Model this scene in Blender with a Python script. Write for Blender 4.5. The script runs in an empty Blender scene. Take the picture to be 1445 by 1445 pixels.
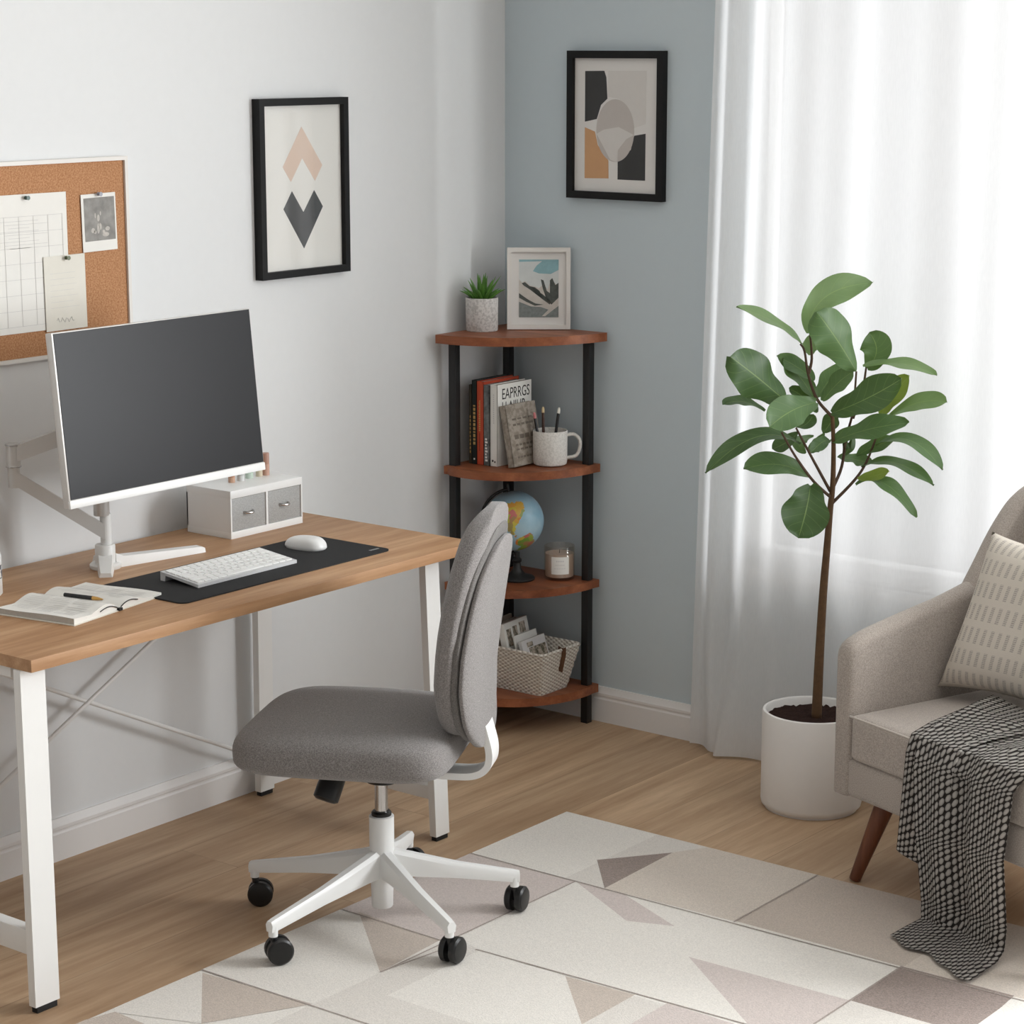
import bpy, bmesh, math, random
from mathutils import Vector, Matrix, Euler

random.seed(7)
S = bpy.context.scene
COL = S.collection
R = math.radians

# ------------------------------------------------------------------ camera
cam_data = bpy.data.cameras.new('camera')
cam_data.sensor_width = 36.0
cam_data.lens = 36.0 * 3227.88 / 1445.0
cam_data.clip_start = 0.05
cam = bpy.data.objects.new('camera', cam_data)
COL.objects.link(cam)
cam.location = (4.0364, -5.1286, 1.9)
cam.rotation_euler = (math.pi / 2 - 0.2018, 0.0, 0.6638)
S.camera = cam

# ------------------------------------------------------------------ world, daylight, exposure
world = bpy.data.worlds.new('daylight_sky')
S.world = world
world.use_nodes = True
wbg = world.node_tree.nodes['Background']
wbg.inputs[0].default_value = (0.97, 0.985, 1.0, 1)
wbg.inputs[1].default_value = WORLD_STRENGTH = 0.30

def area_light(name, loc, rot, sx, sy, power, color=(1, 1, 1), spread=180):
    d = bpy.data.lights.new(name, 'AREA')
    d.shape = 'RECTANGLE'; d.size = sx; d.size_y = sy
    d.energy = power; d.color = color; d.spread = R(spread)
    o = bpy.data.objects.new(name, d); COL.objects.link(o)
    o.location = loc; o.rotation_euler = rot
    return o
# daylight through the curtained left part of the wide window (just outside the glass, facing the room)
area_light('window_daylight', (1.65, 0.40, 1.35), (R(-90), 0, 0), 1.9, 2.5, 19, (0.96, 0.98, 1.0))
# daylight through the uncurtained right part of the same window, out of the picture
area_light('open_window_daylight', (3.55, 0.40, 1.60), (R(-90), 0, R(-28)), 1.5, 1.7, 268, (0.955, 0.98, 1.0))

S.view_settings.view_transform = 'Standard'
S.view_settings.look = 'None'
S.view_settings.exposure = 0.0
S.view_settings.gamma = 1.0
S.view_settings.use_curve_mapping = False

# ------------------------------------------------------------------ materials
def srgb(r, g, b):
    f = lambda v: (v / 255 / 12.92) if v / 255 <= 0.04045 else ((v / 255 + 0.055) / 1.055) ** 2.4
    return (f(r), f(g), f(b), 1.0)

class NT:
    def __init__(s, name):
        s.m = bpy.data.materials.new(name); s.m.use_nodes = True
        s.t = s.m.node_tree; s.b = s.t.nodes['Principled BSDF']
        s.out = s.t.nodes['Material Output']
        s.tc = s.t.nodes.new('ShaderNodeTexCoord')
    def n(s, kind, ins=None, **kw):
        x = s.t.nodes.new('ShaderNode' + kind)
        for k, v in kw.items(): setattr(x, k, v)
        for k, v in (ins or {}).items(): s.put(x.inputs[k], v)
        return x
    def put(s, sock, v):
        if isinstance(v, bpy.types.NodeSocket): s.t.links.new(v, sock)
        else: sock.default_value = v
    def co(s, which='Object', scale=(1, 1, 1), rot=(0, 0, 0)):
        mp = s.n('Mapping', {'Scale': scale, 'Rotation': rot})
        s.t.links.new(s.tc.outputs[which], mp.inputs['Vector'])
        return mp.outputs[0]
    def noise(s, vec, scale, detail=3, rough=0.5):
        x = s.n('TexNoise', {'Scale': scale, 'Detail': detail, 'Roughness': rough})
        s.t.links.new(vec, x.inputs['Vector']); return x.outputs['Fac']
    def ramp(s, fac, stops):
        x = s.n('ValToRGB'); el = x.color_ramp.elements
        while len(el) < len(stops): el.new(0.5)
        for e, (p, c) in zip(el, stops): e.position = p; e.color = c
        s.put(x.inputs[0], fac); return x.outputs[0]
    def mix(s, fac, a, b, mode='MIX'):
        x = s.n('Mix', data_type='RGBA', blend_type=mode)
        s.put(x.inputs[0], fac); s.put(x.inputs[6], a); s.put(x.inputs[7], b)
        return x.outputs[2]
    def math(s, op, a, b=0.0):
        x = s.n('Math', operation=op); s.put(x.inputs[0], a); s.put(x.inputs[1], b)
        return x.outputs[0]
    def sep(s, vec):
        x = s.n('SeparateXYZ'); s.put(x.inputs[0], vec); return x.outputs
    def bump(s, h, strength=0.3, dist=0.002):
        x = s.n('Bump', {'Strength': strength, 'Distance': dist}); s.put(x.inputs['Height'], h)
        s.t.links.new(x.outputs[0], s.b.inputs['Normal'])
    def base(s, col=None, rough=None, metal=None, spec=None):
        if col is not None: s.put(s.b.inputs['Base Color'], col)
        if rough is not None: s.put(s.b.inputs['Roughness'], rough)
        if metal is not None: s.b.inputs['Metallic'].default_value = metal
        if spec is not None: s.b.inputs['Specular IOR Level'].default_value = spec
        return s.m

def plain(name, rgb, rough=0.5, metal=0.0, var=0.04, nscale=40, bump=0.0, bscale=300, spec=0.5):
    q = NT(name); c = srgb(*rgb)
    v = q.co('Object')
    f = q.noise(v, nscale)
    lo = tuple(x * (1 - var) for x in c[:3]) + (1,); hi = tuple(min(1, x * (1 + var)) for x in c[:3]) + (1,)
    q.base(q.mix(f, lo, hi), rough, metal, spec)
    if bump: q.bump(q.noise(v, bscale, 2), bump, 0.001)
    return q.m

def fabric(name, rgb, var=0.25, scale=900, rough=0.95, bump=0.5, dark=None):
    q = NT(name); c = srgb(*rgb); v = q.co('Object')
    f = q.noise(v, scale, 2, 0.7)
    lo = tuple(x * (1 - var) for x in c[:3]) + (1,); hi = tuple(min(1, x * (1 + var)) for x in c[:3]) + (1,)
    q.base(q.ramp(f, [(0.3, lo), (0.7, hi)]), rough, 0, 0.15)
    q.b.inputs['Sheen Weight'].default_value = 0.25
    q.bump(f, bump, 0.0015)
    return q.m

def wood(name, light, dark, axis='Y', scale=1.0, rough=0.45, planks=None):
    q = NT(name)
    st = {'Y': (22, 1.6, 22), 'X': (1.6, 22, 22), 'Z': (22, 22, 1.6)}[axis]
    st = tuple(x * scale for x in st)
    v = q.co('Object')
    stretched = q.co('Object', st)
    if planks:
        w, l = planks
        br = q.n('TexBrick', {'Scale': 1.0, 'Mortar Size': 0.0012, 'Mortar Smooth': 0.1, 'Bias': 0.0, 'Brick Width': l, 'Row Height': w,
                              'Color1': (0, 0, 0, 1), 'Color2': (1, 1, 1, 1), 'Mortar': (0.5, 0.5, 0.5, 1)})
        br.offset = 0.37
        q.put(br.inputs['Vector'], q.co('Object', (1, 1, 1), (0, 0, R(90))))
        shift = q.n('VectorMath', operation='ADD'); q.put(shift.inputs[0], stretched)
        sc = q.n('VectorMath', operation='SCALE'); q.put(sc.inputs[0], br.outputs['Color']); sc.inputs['Scale'].default_value = 17.0
        q.put(shift.inputs[1], sc.outputs[0]); stretched = shift.outputs[0]
    g1 = q.noise(stretched, 1.0, 6, 0.62)
    ds = q.n('TexNoise', {'Scale': 0.35, 'Detail': 4, 'Roughness': 0.6, 'Distortion': 1.2}); q.put(ds.inputs['Vector'], stretched)
    fine = q.noise(q.co('Object', tuple(x * 5 for x in st)), 1.0, 3, 0.7)
    f = q.math('ADD', q.math('MULTIPLY', g1, 0.5), q.math('ADD', q.math('MULTIPLY', ds.outputs['Fac'], 0.35), q.math('MULTIPLY', fine, 0.15)))
    col = q.ramp(f, [(0.37, srgb(*dark)), (0.5, srgb(*[(a + b) / 2 for a, b in zip(light, dark)])), (0.62, srgb(*light))])
    if planks:
        tone = q.math('ADD', q.math('MULTIPLY', q.sep(br.outputs['Color'])[0], 0.16), 0.90)
        col = q.mix(1.0, col, q.n('CombineColor', {0: tone, 1: tone, 2: tone}).outputs[0], 'MULTIPLY')
        col = q.mix(q.math('MULTIPLY', br.outputs['Fac'], 0.30), col, srgb(*[x * 0.5 for x in dark]))
    q.base(col, rough, 0, 0.35)
    q.bump(f, 0.12, 0.001)
    return q.m

def glass(name, tint=(1, 1, 1, 1), glossy=0.12, rough=0.02):
    q = NT(name); q.t.nodes.remove(q.b)
    tr = q.n('BsdfTransparent', {'Color': tint}); gl = q.n('BsdfGlossy', {'Roughness': rough})
    mx = q.n('MixShader', {0: glossy}); q.put(mx.inputs[1], tr.outputs[0]); q.put(mx.inputs[2], gl.outputs[0])
    q.t.links.new(mx.outputs[0], q.out.inputs[0]); return q.m

def sheer(name):
    q = NT(name); q.t.nodes.remove(q.b)
    v = q.co('Object', (1, 1, 1))
    thread = q.noise(q.co('Object', (500, 500, 40)), 1.0, 2)
    tr = q.n('BsdfTransparent', {'Color': (1, 1, 1, 1)})
    tl = q.n('BsdfTranslucent', {'Color': (0.93, 0.93, 0.93, 1)}); df = q.n('BsdfDiffuse', {'Color': (0.95, 0.95, 0.95, 1)})
    m1 = q.n('MixShader', {0: 0.5}); q.put(m1.inputs[1], tl.outputs[0]); q.put(m1.inputs[2], df.outputs[0])
    m2 = q.n('MixShader'); q.put(m2.inputs[0], q.math('ADD', q.math('MULTIPLY', thread, 0.10), 0.87))
    q.put(m2.inputs[1], tr.outputs[0]); q.put(m2.inputs[2], m1.outputs[0])
    q.t.links.new(m2.outputs[0], q.out.inputs[0]); return q.m

def leafmat(name, a, b, rough=0.38):
    q = NT(name); v = q.co('Object')
    f = q.noise(v, 14, 4)
    uv = q.sep(q.tc.outputs['UV'])
    # pale midrib and side veins run along the leaf's own length (u across -1..1 stored as 0..1)
    rib = q.math('LESS_THAN', q.math('ABSOLUTE', q.math('SUBTRACT', uv[0], 0.5)), 0.012)
    side = q.math('PINGPONG', q.math('ADD', q.math('MULTIPLY', uv[1], 7.0), q.math('MULTIPLY', q.math('ABSOLUTE', q.math('SUBTRACT', uv[0], 0.5)), -3.0)), 0.5)
    sv = q.math('LESS_THAN', side, 0.03)
    vein = q.math('MAXIMUM', rib, q.math('MULTIPLY', sv, 0.35))
    col = q.mix(f, srgb(*a), srgb(*b))
    col = q.mix(q.math('MULTIPLY', vein, 0.55), col, srgb(150, 175, 105))
    q.base(col, rough, 0, 0.5)
    q.bump(q.math('SUBTRACT', 1.0, vein), 0.25, 0.0015)
    tl = q.n('BsdfTranslucent'); q.put(tl.inputs[0], q.mix(0.5, col, srgb(120, 150, 50)))
    mx = q.n('MixShader', {0: 0.22}); q.put(mx.inputs[1], q.b.outputs[0]); q.put(mx.inputs[2], tl.outputs[0])
    q.t.links.new(mx.outputs[0], q.out.inputs[0]); return q.m

def weave(name, light, dark, kx, kz, which='Object', sharp=3.0, lo=0.25, bump=0.8, dist=0.004):
    """two crossed rows of stitches: light bumps on darker gaps"""
    q = NT(name); v = q.sep(q.co(which))
    h = q.math('ADD', v[0], v[1]) if which == 'Object' else v[0]
    z = v[2] if which == 'Object' else v[1]
    a = q.math('SINE', q.math('MULTIPLY', h, kx)); b = q.math('SINE', q.math('MULTIPLY', z, kz))
    p = q.math('MULTIPLY', a, b)
    f = q.math('ADD', q.math('MULTIPLY', p, 0.5), 0.5)
    n = q.noise(q.co('Object'), 150, 2)
    f2 = q.math('ADD', f, q.math('MULTIPLY', q.math('SUBTRACT', n, 0.5), 0.25))
    col = q.ramp(f2, [(lo, srgb(*dark)), (lo + 1 / sharp * 0.6, srgb(*light))])
    q.base(col, 0.95, 0, 0.1); q.bump(f, bump, dist)
    return q.m

M = dict(
    wall=plain('painted_white_wall', (228, 229, 229), 0.9, var=0.015, bump=0.05, bscale=500, spec=0.2),
    blue=plain('painted_pale_blue_wall', (200, 211, 216), 0.9, var=0.015, bump=0.05, bscale=500, spec=0.2),
    ceil=plain('ceiling_paint', (240, 240, 238), 0.95, spec=0.1),
    trim=plain('white_trim_paint', (235, 233, 231), 0.45, var=0.01),
    floor=wood('oak_floor_planks', (206, 177, 145), (163, 132, 102), 'Y', 0.9, 0.5, planks=(0.19, 1.5)),
    deskwood=wood('warm_oak_desktop', (202, 163, 126), (160, 118, 82), 'Y', 1.3, 0.5),
    shelfwood=wood('reddish_walnut', (164, 100, 66), (118, 65, 40), 'X', 1.5, 0.42),
    legwood=wood('walnut_leg', (128, 78, 52), (88, 50, 34), 'Z', 1.5, 0.4),
    white=plain('white_powder_coat', (232, 231, 228), 0.4, var=0.01),
    whiteplastic=plain('white_plastic', (238, 238, 236), 0.35, var=0.01),
    silver=plain('silver_white_metal', (205, 202, 198), 0.35, 0.35, var=0.02),
    chrome=plain('chrome', (190, 188, 186), 0.22, 1.0, var=0.02),
    black=plain('black_metal', (26, 25, 25), 0.5, var=0.05),
    blackplastic=plain('black_plastic', (20, 20, 20), 0.38, var=0.05),
    rubber=plain('black_rubber', (18, 18, 18), 0.7, var=0.05),
    screen=plain('dark_screen', (36, 36, 38), 0.36, var=0.03, spec=0.16),
    mat=plain('black_desk_mat', (42, 42, 43), 0.75, var=0.06, nscale=400, bump=0.2, bscale=900, spec=0.25),
    matgrey=plain('grey_print', (150, 150, 150), 0.7),
    key=plain('white_keycap', (240, 240, 238), 0.4, var=0.01),
    keygrey=plain('pale_aluminium', (214, 214, 214), 0.4, 0.2),
    paper=plain('white_paper', (236, 234, 228), 0.85, var=0.02, spec=0.2),
    paperwarm=plain('cream_paper', (229, 225, 214), 0.85, var=0.03, spec=0.2),
    pageedge=plain('page_edges', (190, 186, 178), 0.9, var=0.12, nscale=200),
    ink=plain('pale_pencil_lines', (208, 206, 203), 0.9),
    inkdark=plain('dark_print', (56, 53, 50), 0.8),
    gold=plain('brass_gold', (205, 160, 90), 0.35, 0.5),
    goldprint=plain('gold_print', (196, 160, 96), 0.6),
    frameblack=plain('black_frame_wood', (17, 16, 16), 0.5, var=0.06, spec=0.25),
    framewhite=plain('white_frame_wood', (226, 222, 216), 0.5, var=0.02),
    mount=plain('white_mount_board', (226, 223, 219), 0.9, var=0.015),
    peach=plain('peach_print', (226, 202, 184), 0.85),
    charcoal=plain('charcoal_print', (62, 62, 62), 0.8),
    tan=plain('tan_print', (206, 160, 118), 0.85),
    dove=plain('dove_grey_print', (216, 212, 207), 0.85),
    taupe=plain('taupe_print', (196, 189, 183), 0.85),
    sky=plain('pale_sky_print', (208, 212, 210), 0.85, var=0.15, nscale=30),
    teal=plain('teal_print', (142, 180, 186), 0.85, var=0.2, nscale=60),
    rock=plain('dark_rock_print', (84, 88, 84), 0.85, var=0.5, nscale=90),
    snow=plain('snow_print', (200, 194, 186), 0.85, var=0.15, nscale=60),
    meadow=plain('slate_field_print', (128, 134, 132), 0.85, var=0.4, nscale=120),
    photogrey=plain('grey_photo_print', (138, 135, 130), 0.6, var=0.55, nscale=45),
    photolight=plain('pale_photo_print', (186, 180, 172), 0.6, var=0.35, nscale=160),
    chairfab=fabric('grey_heather_fabric', (132, 128, 126), 0.42, 420),
    chairfab_shaded=fabric('shaded_grey_heather_fabric', (108, 105, 102), 0.42, 420),  # same grey fabric, with the band's shade put into a darker colour
    sofafab=fabric('beige_tweed_fabric', (172, 162, 153), 0.30, 420),
    piping=fabric('pale_beige_piping', (196, 187, 177), 0.12, 800),
    pot=plain('matt_white_ceramic', (234, 231, 227), 0.6, var=0.015),
    soil=plain('dark_soil', (50, 36, 32), 0.95, var=0.6, nscale=160, bump=1.0, bscale=140, spec=0.1),
    bark=plain('brown_bark', (96, 70, 44), 0.8, var=0.4, nscale=80, bump=0.5, bscale=120),
    twig=plain('dark_twig', (84, 62, 46), 0.75, var=0.3, nscale=80),
    leafdark=leafmat('dark_green_leaf', (56, 82, 46), (72, 102, 58)),
    leafmid=leafmat('mid_green_leaf', (76, 106, 64), (98, 128, 80)),
    leafsheen=leafmat('window_sheen_green_leaf', (106, 136, 88), (132, 158, 106)),  # for upper and right leaves: glossy window reflection coloured in as paler green
    leaflime=leafmat('lime_green_leaf', (118, 138, 48), (146, 164, 72)),
    succulent=leafmat('succulent_green', (72, 124, 46), (120, 170, 78)),
    rugcream=fabric('rug_cream_pile', (222, 217, 209), 0.13, 330, bump=0.6),
    rugivory=fabric('rug_ivory_pile', (212, 206, 198), 0.13, 330, bump=0.6),
    rugsand=fabric('rug_sand_pile', (204, 193, 181), 0.16, 330, bump=0.6),
    rugbeige=fabric('rug_beige_pile', (190, 177, 165), 0.17, 330, bump=0.6),
    rugmauve=fabric('rug_mauve_pile', (200, 188, 182), 0.16, 330, bump=0.6),
    rugtaupe=fabric('rug_taupe_pile', (143, 128, 120), 0.31, 330, bump=0.6),
    rugline=fabric('rug_seam_pile', (160, 148, 139), 0.26, 330, bump=0.6),
    basket=weave('woven_rope', (228, 222, 212), (184, 173, 160), 330, 560, sharp=1.2, lo=0.05, bump=0.9, dist=0.003),
    leather=plain('brown_leather', (92, 62, 40), 0.6, var=0.2),
    terrazzo=None, glassclear=glass('clear_glass'), drawer=None,
    sheer=sheer('sheer_white_voile'),
    wax=plain('cream_wax', (214, 196, 180), 0.5), )
def speckle(name, a, b, scale, rough=0.7, lo=0.42, hi=0.55):
    q = NT(name); f = q.noise(q.co('Object'), scale, 3, 0.6)
    q.base(q.ramp(f, [(lo, srgb(*a)), (hi, srgb(*b))]), rough, 0, 0.3); q.bump(f, 0.3, 0.001); return q.m
M['terrazzo'] = speckle('pale_speckled_stone', (184, 180, 176), (212, 208, 204), 150)
M['mugspeck'] = speckle('speckled_stoneware', (206, 202, 195), (224, 220, 214), 190, 0.5)
M['cork'] = speckle('cork', (164, 114, 76), (196, 148, 110), 260, 0.9, 0.35, 0.65)
M['greytext'] = speckle('grey_worn_cover', (142, 132, 120), (168, 158, 146), 60, 0.8)
M['greyphoto'] = speckle('grey_photo_cover', (70, 72, 72), (140, 142, 140), 25, 0.6, 0.35, 0.65)
M['magprint'] = speckle('printed_picture', (92, 88, 72), (196, 182, 166), 70, 0.6, 0.4, 0.6)
M['wicker_in'] = M['basket']
def drawer_mesh():
    q = NT('grey_translucent_drawer'); f = q.noise(q.co('Object'), 700, 1)
    q.base(q.ramp(f, [(0.3, srgb(150, 150, 148)), (0.7, srgb(182, 182, 180))]), 0.4, 0, 0.4); return q.m
M['drawer'] = drawer_mesh()
def globe_map():
    q = NT('globe_map'); v = q.co('Object', (1, 1, 1))
    nz = q.n('TexNoise', {'Scale': 26.0, 'Detail': 5, 'Roughness': 0.6}); q.put(nz.inputs['Vector'], v)
    sc = q.n('VectorMath', operation='SCALE'); q.put(sc.inputs[0], nz.outputs['Color']); sc.inputs['Scale'].default_value = 0.055
    ad = q.n('VectorMath', operation='ADD'); q.put(ad.inputs[0], v); q.put(ad.inputs[1], sc.outputs[0])
    land = None
    for cx, cy, cz, rad in GLOBE_LAND:
        d = q.n('VectorMath', operation='DISTANCE'); q.put(d.inputs[0], ad.outputs[0]); d.inputs[1].default_value = (cx + 0.0275, cy + 0.0275, cz + 0.0275)
        e = q.math('SUBTRACT', rad, d.outputs['Value'])
        land = e if land is None else q.math('MAXIMUM', land, e)
    cell = q.n('TexVoronoi', {'Scale': 52.0}); q.put(cell.inputs['Vector'], ad.outputs[0])
    cc = q.ramp(q.sep(cell.outputs['Color'])[0], [(0.0, srgb(216, 128, 66)), (0.35, srgb(204, 192, 76)), (0.6, srgb(120, 164, 72)), (0.85, srgb(200, 112, 104))])
    sea = q.mix(q.noise(v, 20), srgb(118, 168, 194), srgb(190, 214, 222))
    q.base(q.mix(q.math('GREATER_THAN', land, 0.0), sea, cc), 0.35, 0, 0.5); return q.m
_gr, _gu, _gf = Vector((0.788, 0.616, 0)), Vector((0, 0, 1)), Vector((0.616, -0.788, 0))
def _gp(a, b, rad):      # a, b: right / up on the face turned to the room, in radii
    p = (_gr * a + _gu * b + _gf * math.sqrt(max(0.02, 1 - a * a - b * b))).normalized() * 0.0845
    return (p.x, p.y, p.z, rad)
GLOBE_LAND = [_gp(-.25, .72, .034), _gp(-.05, .58, .026), _gp(-.42, .62, .024), _gp(.02, .82, .022), _gp(-.10, .36, .012), _gp(.0, .22, .009),
              _gp(.45, -.22, .026), _gp(.55, -.42, .024), _gp(.40, -.62, .017), _gp(.34, -.80, .014), _gp(.12, .05, .006), _gp(-.9, -.2, .03)]
M['globe'] = globe_map()
def knit(w_, h_):
    """staggered slanting stitches: pale ovals in columns, dark gaps between"""
    q = NT('charcoal_and_cream_knit'); uv = q.sep(q.tc.outputs['UV'])
    wob = q.math('MULTIPLY', q.math('SUBTRACT', q.noise(q.co('UV'), 60, 2), 0.5), 0.35)
    cu = q.math('ADD', q.math('DIVIDE', uv[0], w_), wob); col_i = q.math('FLOOR', cu)
    x = q.math('SUBTRACT', q.math('FRACT', cu), 0.5)
    stag = q.math('MULTIPLY', q.math('MODULO', col_i, 2.0), 0.5)
    y = q.math('SUBTRACT', q.math('FRACT', q.math('ADD', q.math('ADD', q.math('DIVIDE', uv[1], h_), stag), q.math('ADD', q.math('MULTIPLY', x, 0.45), 10.0))), 0.5)
    d = q.math('ADD', q.math('POWER', q.math('ABSOLUTE', q.math('DIVIDE', x, 0.46)), 2.0), q.math('POWER', q.math('ABSOLUTE', q.math('DIVIDE', y, 0.44)), 2.0))
    yarn = q.noise(q.co('Object'), 420, 2)
    f = q.math('ADD', q.math('SUBTRACT', 1.0, d), q.math('MULTIPLY', q.math('SUBTRACT', yarn, 0.5), 0.4))
    q.base(q.ramp(f, [(0.0, srgb(76, 71, 68)), (0.22, srgb(194, 188, 181)), (0.8, srgb(222, 217, 211))]), 0.95, 0, 0.1)
    q.bump(f, 0.8, 0.004); return q.m
M['knit'] = knit(0.0135, 0.0185)
def cushion_cloth():
    q = NT('cream_cushion_cloth'); uv = q.sep(q.tc.outputs['UV'])
    # broken grey dashes in rows, woven in
    row = q.math('FRACT', q.math('MULTIPLY', uv[1], 7.0)); colm = q.math('FRACT', q.math('MULTIPLY', uv[0], 18.0))
    inrow = q.math('MULTIPLY', q.math('GREATER_THAN', row, 0.2), q.math('LESS_THAN', row, 0.88))
    incol = q.math('MULTIPLY', q.math('GREATER_THAN', colm, 0.3), q.math('LESS_THAN', colm, 0.75))
    stitch = q.math('GREATER_THAN', q.math('FRACT', q.math('MULTIPLY', uv[1], 84.0)), 0.30)
    n = q.noise(q.co('Object'), 300, 2)
    msk = q.math('MULTIPLY', q.math('MULTIPLY', inrow, incol), q.math('MULTIPLY', stitch, q.math('ADD', q.math('MULTIPLY', n, 0.9), 0.1)))
    q.base(q.mix(msk, srgb(214, 206, 194), srgb(140, 132, 127)), 0.95, 0, 0.1)
    q.bump(q.noise(q.co('Object'), 700, 2), 0.4, 0.0015); return q.m
M['cushion'] = cushion_cloth()

# ------------------------------------------------------------------ mesh helpers
def finish(bm, name, mat, parent=None, smooth=40, loc=None, rot=None, recalc=True):
    me = bpy.data.meshes.new(name)
    if recalc: bmesh.ops.recalc_face_normals(bm, faces=bm.faces[:])
    bm.to_mesh(me); bm.free()
    for m in (mat if isinstance(mat, (list, tuple)) else [mat]): me.materials.append(m)
    if smooth:
        for p in me.polygons: p.use_smooth = True
        me.set_sharp_from_angle(angle=R(smooth))
    o = bpy.data.objects.new(name, me); COL.objects.link(o)
    if parent is not None: o.parent = parent
    if loc is not None: o.location = loc
    if rot is not None: o.rotation_euler = rot
    return o

def thing(name, label, cat, loc=(0, 0, 0), rot=(0, 0, 0), group=None):
    o = bpy.data.objects.new(name, None); COL.objects.link(o)
    o.empty_display_size = 0.05
    o.location = loc; o.rotation_euler = rot
    return tag(o, label, cat, group)
def tag(o, label, cat, group=None):
    o['label'] = label; o['category'] = cat
    if group: o['group'] = group
    return o
def struct(o, label=None, cat=None):
    o['kind'] = 'structure'
    if label: o['label'] = label
    if cat: o['category'] = cat
    return o
def dup(root, loc, label, group=None, rot=None):
    r = root.copy(); COL.objects.link(r); r.location = loc; r['label'] = label
    if rot is not None: r.rotation_euler = rot
    if group: r['group'] = group
    for ch in list(root.children):
        k = ch.copy(); COL.objects.link(k); k.parent = r
        for g in ch.children:
            d = g.copy(); COL.objects.link(d); d.parent = k
    return r

def box(bm, size, center=(0, 0, 0), rot=None, bev=0.0, seg=2, mi=0):
    r = bmesh.ops.create_cube(bm, size=1.0)
    vs = r['verts']
    bmesh.ops.scale(bm, vec=size, verts=vs)
    if bev:
        es = list({e for v in vs for e in v.link_edges})
        b = bmesh.ops.bevel(bm, geom=es, offset=bev, segments=seg, profile=0.6, affect='EDGES')
        vs = list({v for f in b['faces'] for v in f.verts} | {v for v in vs if v.is_valid})
    if rot is not None: bmesh.ops.rotate(bm, cent=(0, 0, 0), matrix=Euler(rot).to_matrix(), verts=vs)
    bmesh.ops.translate(bm, vec=center, verts=vs)
    if mi:
        for f in {f for v in vs for f in v.link_faces}: f.material_index = mi
    return vs
def box2(bm, lo, hi, bev=0.0, seg=2, mi=0):
    return box(bm, [b - a for a, b in zip(lo, hi)], [(a + b) / 2 for a, b in zip(lo, hi)], None, bev, seg, mi)

def ring_frame(d, up=Vector((0, 0, 1))):
    d = d.normalized()
    if abs(d.dot(up)) > 0.95: up = Vector((0, 1, 0))
    a = d.cross(up).normalized(); b = a.cross(d).normalized()
    return a, b
def tube(bm, pts, rad, seg=10, cap=True, flat=None):
    """tube along points; rad number or list; flat=(ra, rb) gives an elliptical / strap section"""
    pts = [Vector(p) for p in pts]; n = len(pts)
    rads = rad if isinstance(rad, (list, tuple)) else [rad] * n
    rings = []; prev = None
    for i, p in enumerate(pts):
        d = (pts[min(i + 1, n - 1)] - pts[max(i - 1, 0)])
        a, b = ring_frame(d) if prev is None else (None, None)
        if prev is not None:
            a = prev - d.normalized() * prev.dot(d.normalized()); a.normalize(); b = a.cross(d.normalized()).normalized()
        prev = a
        fa, fb = flat if flat else (1, 1)
        rings.append([bm.verts.new(p + a * math.cos(t) * rads[i] * fa + b * math.sin(t) * rads[i] * fb)
                      for t in [2 * math.pi * k / seg for k in range(seg)]])
    for r0, r1 in zip(rings, rings[1:]):
        for k in range(seg):
            bm.faces.new((r0[k], r0[(k + 1) % seg], r1[(k + 1) % seg], r1[k]))
    if cap:
        bm.faces.new(list(reversed(rings[0]))); bm.faces.new(rings[-1])
    return rings
def smooth_pts(pts, per=6):
    """Catmull-Rom through points"""
    P = [Vector(p) for p in pts]; out = []
    for i in range(len(P) - 1):
        p0, p1, p2, p3 = P[max(i - 1, 0)], P[i], P[i + 1], P[min(i + 2, len(P) - 1)]
        for k in range(per):
            t = k / per
            out.append(0.5 * ((2 * p1) + (p2 - p0) * t + (2 * p0 - 5 * p1 + 4 * p2 - p3) * t * t + (3 * p1 - p0 - 3 * p2 + p3) * t ** 3))
    out.append(P[-1]); return out
def lathe(bm, prof, seg=32, center=(0, 0, 0), mi=0, close=False):
    """prof: list of (r, z); ends with r == 0 close to a point"""
    cx, cy, cz = center; rings = []; fs = []
    for r, z in prof:
        if r <= 1e-6: rings.append([bm.verts.new((cx, cy, cz + z))])
        else: rings.append([bm.verts.new((cx + r * math.cos(2 * math.pi * k / seg), cy + r * math.sin(2 * math.pi * k / seg), cz + z)) for k in range(seg)])
    for a, b in zip(rings, rings[1:]):
        for k in range(seg):
            k2 = (k + 1) % seg
            if len(a) == 1: fs.append(bm.faces.new((a[0], b[k2], b[k])))
            elif len(b) == 1: fs.append(bm.faces.new((a[k], a[k2], b[0])))
            else: fs.append(bm.faces.new((a[k], a[k2], b[k2], b[k])))
    for f in fs: f.material_index = mi
    return rings
def prism(bm, poly, t0, t1, frame, mi=0):
    """extrude a 2D polygon; frame(u, v, t) -> 3D point"""
    a = [bm.verts.new(frame(u, v, t0)) for u, v in poly]; b = [bm.verts.new(frame(u, v, t1)) for u, v in poly]
    n = len(poly); fs = [bm.faces.new(a), bm.faces.new(list(reversed(b)))]
    for k in range(n): fs.append(bm.faces.new((a[k], b[k], b[(k + 1) % n], a[(k + 1) % n])))
    for f in fs: f.material_index = mi
    return fs
def bevel_all(bm, off, seg=2, ang=30):
    es = [e for e in bm.edges if len(e.link_faces) == 2 and e.calc_face_angle(0) > R(ang)]
    bmesh.ops.bevel(bm, geom=es, offset=off, segments=seg, profile=0.6, affect='EDGES')
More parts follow.
